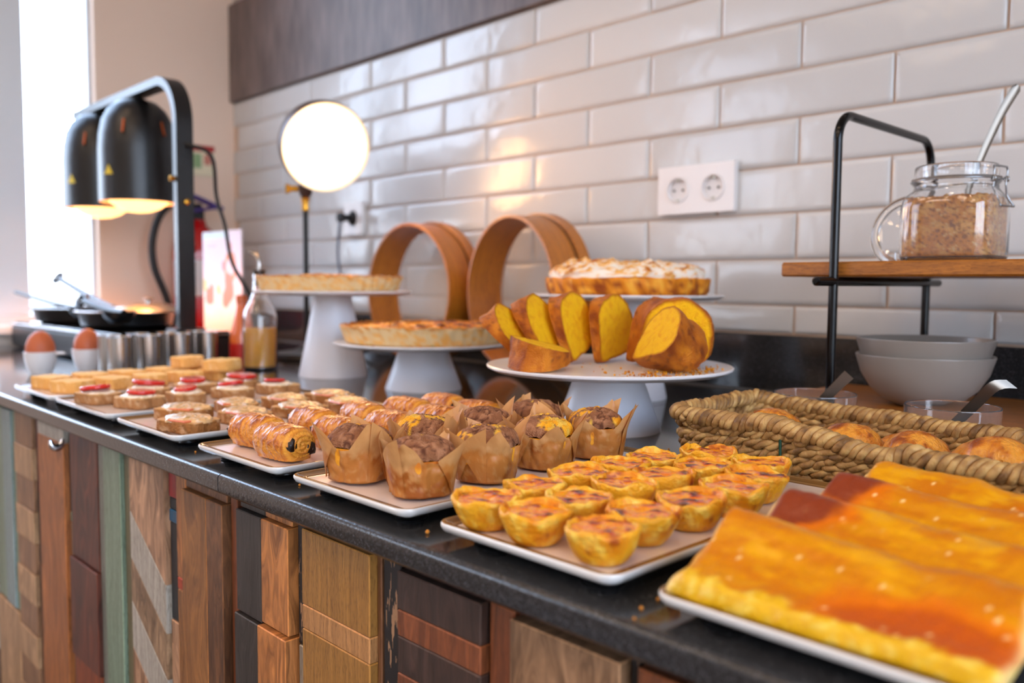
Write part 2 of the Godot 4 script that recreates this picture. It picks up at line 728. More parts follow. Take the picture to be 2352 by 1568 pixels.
# pillowed hand-made tile: soft edges and a slightly wavy face
func tile_mesh(w: float, h: float, k: int) -> ArrayMesh:
	var m := MB.new()
	var xs := [0.0, 0.008, 0.03, 0.18, 0.36, 0.64, 0.82, 0.97, 0.992, 1.0]
	var ys := [0.0, 0.03, 0.12, 0.5, 0.88, 0.97, 1.0]
	return m.grid(9, 6, func(u: float, vv: float):
		var i := int(round(u * 9))
		var j := int(round(vv * 6))
		var x: float = xs[i]
		var y: float = ys[j]
		var e := minf(minf(x * w, (1.0 - x) * w), minf(y * h, (1.0 - y) * h))
		var z := 0.0045 * sqrt(clampf(e / 0.0045, 0.0, 1.0)) + 0.0006 * nz(Vector3(x * 3.0, y * 1.4, k * 5.0), 1.0) * sm(0.0, 0.01, e)
		return Vector3((x - 0.5) * w, (y - 0.5) * h, z - 0.001)).along(Vector3.BACK).done(false)


func build_counter() -> void:
	var stone := mat("black_granite", Color(1, 1, 1), {"rough": 0.09, "tex": T.granite, "scale": 7.0, "world": true, "spec": 0.5})
	var honed := mat("black_granite_edge", Color(1, 1, 1), {"rough": 0.24, "tex": T.granite, "scale": 7.0, "world": true, "bump": T.grain, "bump_cm": 0.015})
	for a in [[-1.54, 0.3912, "black polished granite worktop slab under the toasts"], [0.3928, 2.3, "black polished granite worktop slab under the tarts and muffins"]]:
		var w: float = a[1] - a[0]
		var t := thing("granite_worktop", a[2], "countertop", Vector3((a[0] + a[1]) / 2, K, 0.0))
		part("slab", boxm(Vector3(w, 0.018, 0.958), 0.0006), stone, t, Vector3(0, -0.009, 0.484))
		var pf := [Vector2(0.958, 0.0), Vector2(0.9660, 0.0)]
		for k in 7:
			var an := PI / 2 * (1.0 - k / 6.0)
			pf.append(Vector2(0.9660 + 0.0042 * cos(an), -0.0042 + 0.0042 * sin(an)))
		pf += [Vector2(0.9702, -0.0150), Vector2(0.9675, -0.0185), Vector2(0.958, -0.0185)]
		var em := MB.new()
		em.grid(1, pf.size() - 1, func(u: float, vv: float):
			var q: Vector2 = pf[int(round(vv * (pf.size() - 1)))]
			return Vector3((u - 0.5) * w, q.y, q.x)).orient(0, Vector3(0, -0.009, 0.955))
		for sd in [-1.0, 1.0]:
			var ring := []
			for q in pf:
				ring.append(Vector3(sd * w / 2, q.y, q.x))
			em.poly(ring, Vector3(sd, 0, 0))
		part("front_edge", em.done(false), honed, t)
	var up := thing("granite_upstand", "black granite upstand along the foot of the tiled wall", "upstand", Vector3(0.38, K, 0.0))
	part("slab", boxm(Vector3(3.84, 0.0965, 0.018), 0.0015), stone, up, Vector3(0, 0.04835, 0.012))
	var sil := mat("grey_sealant", Color(0.42, 0.40, 0.38), {"rough": 0.4})
	part("sealant_joint", MB.new().tube([Vector3(-1.9, 0.001, 0.0225), Vector3(0, 0.001, 0.0225), Vector3(1.9, 0.001, 0.0225)], 0.0022, 8).done(), sil, up)


func wood(called: String, col: Color, tex: Texture2D, sc := 2.2, rough := 0.5) -> StandardMaterial3D:
	var c := col.srgb_to_linear() / WORN
	return mat(called, Color(c.r, c.g, c.b).linear_to_srgb(), {"tex": tex, "scale": sc, "rough": rough, "bump": tex, "bump_cm": 0.06, "world": true, "vc": true})


func build_cabinet() -> void:
	var cab := thing("buffet_cabinet", "buffet cabinet fronted with reclaimed planks of many woods and paints", "cabinet", Vector3(0, 0, 0))
	var black := mat("black_carcass", Color(0.03, 0.03, 0.03), {"rough": 0.7})
	part("carcass", boxm(Vector3(3.8, 0.79, 0.915), 0.002), black, cab, Vector3(0.36, 0.485, 0.4675))
	part("toe_kick", boxm(Vector3(3.8, 0.088, 0.85), 0.002), black, cab, Vector3(0.36, 0.044, 0.43))
	var m := {
		"sage": wood("sage_paint", Color(0.56, 0.65, 0.56), T.oak, 2.0, 0.45),
		"sage_grey": wood("grey_paint", Color(0.50, 0.51, 0.47), T.oak, 2.0, 0.45),
		"sage_blue": wood("pale_blue_paint", Color(0.58, 0.68, 0.70), T.oak, 2.0, 0.45),
		"olive": wood("olive_paint", Color(0.50, 0.46, 0.32), T.oak, 2.0, 0.45),
		"tan": wood("tan_wood", Color(0.78, 0.62, 0.46), T.wood),
		"tan_dark": wood("tan_brown_wood", Color(0.62, 0.46, 0.33), T.wood),
		"maroon": wood("maroon_paint", Color(0.36, 0.08, 0.09), T.oak),
		"ink": wood("black_paint", Color(0.10, 0.10, 0.12), T.oak),
		"honey": wood("honey_wood", Color(0.72, 0.44, 0.22), T.wood),
		"mahogany": wood("mahogany", Color(0.42, 0.21, 0.14), T.figure),
		"rust": wood("rust_wood", Color(0.60, 0.29, 0.14), T.wood),
		"pinkish": wood("rose_tan_wood", Color(0.76, 0.58, 0.44), T.figure, 3.0),
		"white": wood("white_paint", Color(0.80, 0.77, 0.72), T.oak),
		"streaky": wood("streaky_driftwood", Color(0.66, 0.53, 0.40), T.figure, 5.0),
		"red": wood("red_paint", Color(0.66, 0.08, 0.08), T.oak),
		"blue": wood("blue_paint", Color(0.06, 0.36, 0.52), T.oak),
		"orange": wood("orange_paint", Color(0.78, 0.28, 0.08), T.oak),
		"brown": wood("mid_brown_wood", Color(0.66, 0.44, 0.23), T.wood),
		"umber": wood("umber_wood", Color(0.48, 0.31, 0.18), T.figure, 4.0),
		"charcoal": wood("charcoal_wood", Color(0.24, 0.21, 0.19), T.wood, 3.0),
		"amber": wood("amber_wood", Color(0.78, 0.50, 0.26), T.figure, 3.0),
		"oak": wood("olive_oak", Color(0.76, 0.54, 0.25), T.oak, 3.0),
		"oak_pale": wood("pale_oak", Color(0.86, 0.62, 0.38), T.oak, 3.0),
		"walnut": wood("dark_walnut", Color(0.30, 0.21, 0.17), T.wood, 3.0),
		"teak": wood("red_teak", Color(0.58, 0.32, 0.17), T.wood, 3.0),
		"grey_tan": wood("weathered_tan_wood", Color(0.66, 0.50, 0.36), T.figure, 4.0),
	}
	m.worn = mat("worn_black_paint", Color(1, 1, 1), {"tex": T.worn, "scale": 3.0, "rough": 0.5, "world": true, "bump": T.worn, "bump_cm": 0.03})
	# [x0, x1, y top, y bottom, how far it stands out (mm), material]
	var P := [
		[-1.53, -1.42, 0.862, 0.10, 16, "honey"], [-1.418, -1.31, 0.862, 0.10, 18, "sage"], [-1.308, -1.20, 0.862, 0.48, 14, "umber"], [-1.308, -1.20, 0.478, 0.10, 18, "tan"],
		[-1.198, -1.09, 0.862, 0.10, 15, "mahogany"], [-1.088, -0.98, 0.862, 0.56, 18, "oak"], [-1.088, -0.98, 0.558, 0.10, 14, "brown"], [-0.978, -0.87, 0.862, 0.10, 16, "charcoal"],
		[-0.868, -0.76, 0.862, 0.10, 18, "pinkish"], [-0.758, -0.66, 0.862, 0.10, 14, "rust"], [-0.658, -0.56, 0.862, 0.42, 16, "white"], [-0.658, -0.56, 0.418, 0.10, 16, "walnut"],
		[-0.558, -0.505, 0.862, 0.525, 12, "sage"], [-0.503, -0.448, 0.862, 0.525, 14, "sage_blue"], [-0.448, -0.424, 0.862, 0.525, 11, "sage"], [-0.558, -0.424, 0.523, 0.10, 15, "tan"],
		[-0.321, -0.292, 0.866, 0.748, 9, "maroon"], [-0.321, -0.292, 0.747, 0.634, 9, "ink"], [-0.321, -0.292, 0.633, 0.10, 10, "umber"],
		[-0.290, -0.168, 0.866, 0.846, 15, "white"], [-0.290, -0.168, 0.8455, 0.10, 15, "honey"],
		[-0.166, -0.146, 0.866, 0.748, 8, "ink"], [-0.166, -0.146, 0.747, 0.733, 8, "sage"], [-0.166, -0.146, 0.732, 0.620, 8, "tan_dark"], [-0.166, -0.146, 0.619, 0.10, 8, "olive"],
		[-0.144, -0.034, 0.866, 0.6915, 13, "mahogany"], [-0.144, -0.034, 0.690, 0.5485, 17, "mahogany"], [-0.144, -0.034, 0.547, 0.10, 14, "rust"],
		[-0.032, -0.004, 0.868, 0.10, 12, "sage_grey"], [-0.003, 0.056, 0.868, 0.10, 16, "sage"], [0.057, 0.082, 0.868, 0.10, 11, "olive"],
		[0.191, 0.215, 0.866, 0.8365, 10, "red"], [0.191, 0.215, 0.836, 0.8225, 9, "ink"], [0.191, 0.215, 0.822, 0.808, 10, "blue"], [0.191, 0.215, 0.8075, 0.695, 9, "ink"], [0.191, 0.215, 0.694, 0.10, 10, "pinkish"],
		[0.2155, 0.2415, 0.866, 0.7505, 12, "amber"], [0.2155, 0.2415, 0.750, 0.737, 12, "orange"], [0.2155, 0.2415, 0.7365, 0.10, 12, "brown"],
		[0.2425, 0.340, 0.866, 0.8565, 12, "umber"], [0.2425, 0.3035, 0.8555, 0.628, 18, "brown"], [0.304, 0.340, 0.8555, 0.628, 18, "umber"], [0.2425, 0.340, 0.6265, 0.10, 20, "brown"],
		[0.342, 0.356, 0.866, 0.10, 9, "teak"],
		[0.369, 0.418, 0.866, 0.8595, 12, "charcoal"], [0.419, 0.468, 0.866, 0.8595, 12, "amber"], [0.369, 0.418, 0.8585, 0.758, 17, "charcoal"], [0.419, 0.468, 0.8585, 0.760, 17, "amber"],
		[0.369, 0.418, 0.7565, 0.10, 20, "charcoal"], [0.419, 0.471, 0.7585, 0.10, 22, "amber"],
		[0.4725, 0.490, 0.866, 0.754, 9, "worn"], [0.4725, 0.490, 0.753, 0.10, 9, "white"],
		[0.4925, 0.595, 0.865, 0.7985, 17, "oak"], [0.4925, 0.595, 0.798, 0.777, 17, "oak_pale"], [0.4925, 0.595, 0.7765, 0.10, 17, "oak"],
		[0.5955, 0.6015, 0.865, 0.10, 10, "umber"], [0.603, 0.626, 0.866, 0.10, 9, "worn"],
		[0.630, 0.7245, 0.862, 0.8325, 16, "walnut"], [0.630, 0.7245, 0.832, 0.812, 16, "teak"], [0.630, 0.7245, 0.8115, 0.7835, 16, "walnut"], [0.630, 0.7245, 0.783, 0.762, 16, "teak"], [0.630, 0.7245, 0.7615, 0.62, 16, "walnut"], [0.630, 0.7245, 0.619, 0.10, 16, "teak"],
		[0.727, 0.751, 0.863, 0.10, 10, "teak"],
		[0.7535, 0.845, 0.861, 0.10, 17, "grey_tan"], [0.8465, 0.853, 0.863, 0.10, 9, "worn"],
		[0.856, 0.965, 0.862, 0.842, 15, "teak"], [0.856, 0.965, 0.8415, 0.10, 15, "walnut"], [0.968, 0.99, 0.864, 0.10, 9, "ink"], [0.992, 1.10, 0.864, 0.10, 16, "honey"],
		[1.102, 1.20, 0.864, 0.5, 14, "mahogany"], [1.102, 1.20, 0.498, 0.10, 17, "sage"], [1.202, 1.31, 0.864, 0.10, 16, "oak"], [1.312, 1.42, 0.864, 0.10, 14, "pinkish"], [1.422, 1.53, 0.864, 0.10, 18, "umber"], [1.532, 1.64, 0.864, 0.10, 15, "rust"], [1.642, 1.76, 0.864, 0.10, 15, "charcoal"], [1.762, 1.90, 0.864, 0.10, 16, "tan"], [1.902, 2.05, 0.864, 0.10, 16, "brown"], [2.052, 2.24, 0.864, 0.10, 16, "sage"],
	]
	for q in P:
		var d: float = q[4] / 1000.0
		var pb := MB.new()
		pb.col = Color(WORN, WORN, WORN)
		pb.box(Vector3.ZERO, Vector3(q[1] - q[0], q[2] - q[3], d), 0.0009, Basis.IDENTITY, Color(1, 0.97, 0.92))
		part("plank", pb.done(), m[q[5]], cab, Vector3((q[0] + q[1]) / 2, (q[2] + q[3]) / 2, 0.925 + d / 2))
	# column of small stacked blocks
	var y := 0.866
	for k in 16:
		var h := 0.0505
		var bb := MB.new()
		bb.col = Color(WORN, WORN, WORN)
		bb.box(Vector3.ZERO, Vector3(0.098, h - 0.001, 0.014 + 0.002 * (k % 2)), 0.0008, Basis.IDENTITY, Color(0.8, 0.78, 0.74))
		part("block", bb.done(), m["tan" if k % 2 else "tan_dark"], cab, Vector3(-0.372, y - h / 2, 0.932 + 0.001 * (k % 2)))
		y -= h
		if y - h < 0.1:
			break
	# panel of slanted boards beside the green ones
	var sl := [["pinkish", 0.866, 0.866, 0.800, 0.7335], ["white", 0.7995, 0.733, 0.742, 0.6765], ["streaky", 0.7415, 0.676, 0.688, 0.6225], ["white", 0.6875, 0.622, 0.630, 0.5645], ["pinkish", 0.6295, 0.564, 0.575, 0.5095], ["streaky", 0.5745, 0.509, 0.517, 0.4515], ["white", 0.5165, 0.451, 0.46, 0.3945], ["streaky", 0.4595, 0.394, 0.35, 0.2845], ["pinkish", 0.3495, 0.284, 0.10, 0.10]]
	for s in sl:
		var pl := PackedVector2Array([Vector2(0.0845, s[1]), Vector2(0.189, s[2]), Vector2(0.189, s[4]), Vector2(0.0845, s[3])])
		var sb := MB.new()
		sb.col = Color(WORN, WORN, WORN)
		part("slanted_board", sb.extrude(pl, 0.925, 0.940, 0.0008).done(), m[s[0]], cab)
	var chrome := mat("chrome", Color(0.85, 0.86, 0.88), {"metal": 1.0, "rough": 0.12})
	var hk := []
	for k in 9:
		var a := PI * k / 8.0
		hk.append(Vector3(-0.142, 0.858 - 0.012 * sin(a), 0.9475 + 0.016 * (1.0 - cos(a)) / 2.0))
	part("latch_hook", MB.new().tube(hk, [0.002, 0.003, 0.0045, 0.005, 0.0055, 0.005, 0.0045, 0.0035, 0.002], 10).done(), chrome, cab)


func spot(parent: Node3D, at: Vector3, dir: Vector3, col: Color, energy: float, size: float, angle: float) -> void:
	var l := SpotLight3D.new()
	l.name = "lamp_beam"
	l.light_color = col
	l.light_energy = energy
	l.light_size = size
	l.spot_range = 8.0
	l.spot_angle = angle
	l.spot_angle_attenuation = 0.7
	l.spot_attenuation = 2.0
	l.shadow_enabled = true
	parent.add_child(l)
	l.position = at
	l.look_at_from_position(parent.global_position + at, parent.global_position + at + dir, Vector3.UP if absf(dir.normalized().y) < 0.9 else Vector3.RIGHT)


func arc(m: Vector3, a: Vector3, b: Vector3, r: float, t0: float, t1: float, n: int) -> Array:
	var l := []
	for i in n + 1:
		var t := lerpf(t0, t1, float(i) / n)
		l.append(m + (a * cos(t) + b * sin(t)) * r)
	return l


func smooth_path(pts: Array, n := 6) -> Array:
	var cv := Curve3D.new()
	for i in pts.size():
		var a: Vector3 = pts[maxi(i - 1, 0)]
		var b: Vector3 = pts[mini(i + 1, pts.size() - 1)]
		var t := (b - a) / 6.0
		cv.add_point(pts[i], -t, t)
	var out := []
	for i in (pts.size() - 1) * n + 1:
		out.append(cv.samplef(float(i) / n))
	return out


# flat bar of width w along z and thickness d, following a path in a plane of constant z
func flat_bar(path: Array, w: float, d: float) -> ArrayMesh:
	var m := MB.new()
	var rows := []
	for i in path.size():
		var t: Vector3 = (path[mini(i + 1, path.size() - 1)] - path[maxi(i - 1, 0)]).normalized()
		var nn := Vector3(-t.y, t.x, 0)
		rows.append([path[i] + nn * d / 2, path[i] - nn * d / 2])
	var z := Vector3(0, 0, w / 2)
	for s in 4:
		m.grid(path.size() - 1, 1, func(u: float, vv: float):
			var i := int(round(u * (path.size() - 1)))
			var q: Array = rows[i]
			var a: Vector3 = [q[0] - z, q[0] + z, q[1] + z, q[1] - z][s]
			var b: Vector3 = [q[0] + z, q[1] + z, q[1] - z, q[0] - z][s]
			return a.lerp(b, vv))
	m.orient(0, path[path.size() / 2] - Vector3(0.05, 0.05, 0))
	for e in [0, path.size() - 1]:
		var q: Array = rows[e]
		var o: Vector3 = (path[0] - path[1]) if e == 0 else (path[e] - path[e - 1])
		m.poly([q[0] - z, q[0] + z, q[1] + z, q[1] - z], o)
	return m.done(false)


func flat_print(w: float, h: float, tex: Texture2D, called: String) -> Array:
	var m := StandardMaterial3D.new()
	m.resource_name = called
	m.albedo_texture = tex
	m.roughness = 0.35
	var g := MB.new().grid(1, 1, func(u: float, vv: float): return Vector3((u - 0.5) * w, (0.5 - vv) * h, 0)).along(Vector3.BACK).done(false)
	return [g, m]


func build_end_wall_things() -> void:
	var red := mat("extinguisher_red", Color(0.72, 0.04, 0.05), {"rough": 0.2, "coat": 0.6})
	var black := mat("black_rubber", Color(0.035, 0.035, 0.04), {"rough": 0.5})
	var t := thing("fire_extinguisher", "red fire extinguisher hung on the beige end wall", "extinguisher", Vector3(-1.455, 0.915, 0.165))
	part("cylinder", MB.new().lathe([Vector2(0.001, 0), Vector2(0.055, 0.003), Vector2(0.072, 0.02), Vector2(0.075, 0.05), Vector2(0.075, 0.245), Vector2(0.070, 0.28), Vector2(0.052, 0.315), Vector2(0.028, 0.335), Vector2(0.022, 0.355), Vector2(0.001, 0.356)], 40).done(), red, t)
	var lab := mat("extinguisher_label", Color(0.86, 0.84, 0.84), {"rough": 0.4})
	part("label_sticker", MB.new().grid(20, 1, func(u: float, vv: float): return Vector3(cos(-0.6 + u * 2.2) * 0.0757, 0.12 + vv * 0.11, sin(-0.6 + u * 2.2) * 0.0757)).along(Vector3(0.9, 0, 0.45)).done(false), lab, t)
	var violet := mat("violet_plastic", Color(0.28, 0.20, 0.50), {"rough": 0.4})
	part("valve", MB.new().lathe([Vector2(0.001, 0.355), Vector2(0.02, 0.356), Vector2(0.02, 0.385), Vector2(0.012, 0.405), Vector2(0.001, 0.405)], 20).done(), black, t)
	part("lever", MB.new().box(Vector3(0.03, 0.410, -0.01), Vector3(0.03, 0.012, 0.12), 0.003, Basis(Vector3.RIGHT, -0.35)).done(), violet, t)
	part("carry_handle", MB.new().box(Vector3(0.03, 0.383, 0.01), Vector3(0.03, 0.010, 0.10), 0.003, Basis(Vector3.RIGHT, 0.2)).done(), violet, t)
	var hose := smooth_path([Vector3(0.02, 0.390, 0.02), Vector3(0.03, 0.405, 0.07), Vector3(0.03, 0.365, 0.125), Vector3(0.03, 0.285, 0.152), Vector3(0.03, 0.205, 0.148), Vector3(0.03, 0.125, 0.118), Vector3(0.035, 0.025, 0.088)], 5)
	part("hose", MB.new().tube(hose, 0.011, 12).done(), black, t)
	part("bracket", boxm(Vector3(0.02, 0.30, 0.04), 0.003), black, t, Vector3(-0.076, 0.17, 0))
	# sign card above it
	var sg := thing("extinguisher_sign", "small red, white and green safety sign above the extinguisher", "sign", Vector3(-1.5385, 1.465, 0.108), PI / 2)
	var tex := picture(64, 80, func(x: int, y: int):
		if y < 16:
			return Color(0.68, 0.10, 0.10)
		if y > 22 and y < 50 and x > 34 and x < 54 and (x + y) % 9 < 6:
			return Color(0.70, 0.16, 0.14)
		if y > 22 and y < 60 and x > 6 and x < 28 and (x * 3 + y) % 11 < 8:
			return Color(0.35, 0.56, 0.34)
		return Color(0.90, 0.86, 0.74))
	part("plate", boxm(Vector3(0.08, 0.10, 0.002), 0.0005), mat("sign_plastic", Color(0.88, 0.85, 0.76), {"rough": 0.4}), sg, Vector3(0, 0, 0.001))
	var fp := flat_print(0.078, 0.098, tex, "safety_sign_print")
	part("print", fp[0], fp[1], sg, Vector3(0, 0, 0.0023))
	var s2 := thing("wall_sign", "white sign with a red corner above the dark panel", "sign", Vector3(-1.465, 2.045, 0.0))
	part("plate", boxm(Vector3(0.13, 0.12, 0.004), 0.001), mat("white_sign", Color(0.88, 0.85, 0.82), {"rough": 0.5}), s2, Vector3(0, 0, 0.002))
	part("red_field", boxm(Vector3(0.10, 0.085, 0.001), 0.0003), mat("sign_red", Color(0.72, 0.07, 0.06), {"rough": 0.5}), s2, Vector3(-0.012, 0.008, 0.0045))
	# standing card with an orange print behind the heat lamp
	var card := thing("menu_card", "upright pale lilac menu card with orange print behind the heat lamp", "card", Vector3(-1.005, K, 0.30), 0.0)
	var n2 := NZ
	var ct := picture(180, 250, func(x: int, y: int):
		var u: float = x / 180.0
		var vv: float = y / 250.0
		var wob: float = 0.05 * n2.get_noise_2d(u * 5.0, vv * 5.0)
		var c := Color(0.90, 0.82, 0.90).lerp(Color(0.96, 0.80, 0.74), sm(0.45, 0.95, vv + wob))
		if vv < 0.055 and u < 0.6:
			c = Color(0.80, 0.90, 0.98)
		var ring := absf(Vector2((u - 0.72) * 1.0, (vv - 0.30) * 1.25).length() - 0.13)
		if ring < 0.035 + wob * 0.3 and vv > 0.16:
			c = Color(0.93, 0.50, 0.24)
		if Vector2((u - 0.72) * 1.2, vv - 0.14).length() < 0.05:
			c = Color(0.90, 0.42, 0.36)
		if Vector2((u - 0.55) * 1.2, vv - 0.29).length() < 0.045:
			c = Color(0.62, 0.36, 0.40)
		if Vector2((u - 0.66) * 0.9, (vv - 0.52) * 0.8).length() < 0.12 + wob:
			c = Color(0.95, 0.40, 0.22)
		if Vector2(u - 0.18, (vv - 0.55) * 1.2).length() < 0.10 + wob:
			c = Color(0.93, 0.36, 0.18)
		if Vector2(u - 0.40, (vv - 0.50) * 1.3).length() < 0.06 + wob:
			c = Color(0.86, 0.70, 0.46)
		if Vector2(u - 0.02, (vv - 0.44) * 1.3).length() < 0.07 + wob:
			c = Color(0.72, 0.72, 0.44)
		if vv > 0.10 and vv < 0.13 and u > 0.12 and u < 0.36 and int(u * 90) % 5 < 3:
			c = Color(0.74, 0.68, 0.82)
		return c)
	part("acrylic_back", boxm(Vector3(0.226, 0.312, 0.004), 0.001), mat("card_stock", Color(0.88, 0.84, 0.86), {"rough": 0.3}), card, Vector3(0, 0.156, 0))
	var cp := flat_print(0.222, 0.308, ct, "menu_card_print")
	part("print", cp[0], cp[1], card, Vector3(0, 0.156, 0.0026))
	part("foot", boxm(Vector3(0.226, 0.004, 0.08), 0.001), mat("card_stock", Color.WHITE), card, Vector3(0, 0.002, -0.03))


func socket(called: String, label: String, at: Vector3, gangs: int) -> Node3D:
	var t := thing(called, label, "socket", at)
	var white := mat("socket_plastic", Color(0.90, 0.88, 0.87), {"rough": 0.25})
	var w := 0.086 + 0.074 * (gangs - 1)
	var fr := CSGBox3D.new()
	fr.name = "frame"
	fr.size = Vector3(w, 0.086, 0.012)
	fr.material = white
	t.add_child(fr)
	fr.position = Vector3(0, 0, 0.006)
	for g in gangs:
		var x := (g - (gangs - 1) / 2.0) * 0.074
		var hole := CSGCylinder3D.new()
		hole.name = "well_cut"
		hole.radius = 0.0205
		hole.height = 0.02
		hole.sides = 40
		hole.operation = CSGShape3D.OPERATION_SUBTRACTION
		hole.material = white
		fr.add_child(hole, true)
		hole.rotation.x = PI / 2
		hole.position = Vector3(x, 0, 0.008)
	for g in gangs:
		var x := (g - (gangs - 1) / 2.0) * 0.074
		var ring := part("rim_ring", MB.new().lathe([Vector2(0.0206, 0.0), Vector2(0.0212, 0.0018), Vector2(0.0228, 0.0022), Vector2(0.0245, 0.0)], 40).done(), white, t, Vector3(x, 0, 0.012))
		ring.rotation.x = PI / 2
		for s in [-1, 1]:
			var pin := part("pin_hole", MB.new().lathe([Vector2(0.0001, 0.0006), Vector2(0.0024, 0.0006), Vector2(0.0024, 0.0), Vector2(0.0001, 0.0)], 14).done(), mat("pin_black", Color(0.02, 0.02, 0.02), {"rough": 0.6}), t, Vector3(x + s * 0.0095, 0, 0.0081))
			pin.rotation.x = PI / 2
			part("earth_clip", boxm(Vector3(0.005, 0.004, 0.004), 0.0008), mat("clip_metal", Color(0.7, 0.68, 0.62), {"metal": 1.0, "rough": 0.35}), t, Vector3(x, s * 0.0180, 0.0095))
	return t


func build_wall_fittings() -> void:
	socket("double_wall_socket", "white double wall socket with two round wells on the tiles", Vector3(0.264, 1.2496, 0.0035), 2)
	var s := socket("wall_socket", "white single wall socket with a black plug, behind the desk lamp", Vector3(-0.822, 1.252, 0.0035), 1)
	var black := mat("black_rubber", Color.BLACK)
	var pl := thing("power_plug", "black power plug and cord in the single wall socket", "plug", Vector3(-0.822, 1.252, 0.008))
	var body := part("plug_body", MB.new().lathe([Vector2(0.0001, 0), Vector2(0.0185, 0.0005), Vector2(0.0185, 0.010), Vector2(0.010, 0.016), Vector2(0.009, 0.034), Vector2(0.013, 0.040), Vector2(0.013, 0.052), Vector2(0.0001, 0.054)], 24).done(), black, pl)
	body.rotation.x = PI / 2
	var grey := mat("grey_cable", Color(0.45, 0.49, 0.56), {"rough": 0.45})
	var path := smooth_path([Vector3(0, -0.004, 0.047), Vector3(-0.004, -0.04, 0.05), Vector3(-0.016, -0.10, 0.045), Vector3(-0.010, -0.17, 0.04), Vector3(0.02, -0.26, 0.04), Vector3(0.04, -0.325, 0.06), Vector3(0.06, -0.345, 0.12), Vector3(0.02, -0.347, 0.20)], 5)
	part("cord", MB.new().tube(path, 0.0035, 8).done(), grey, pl)


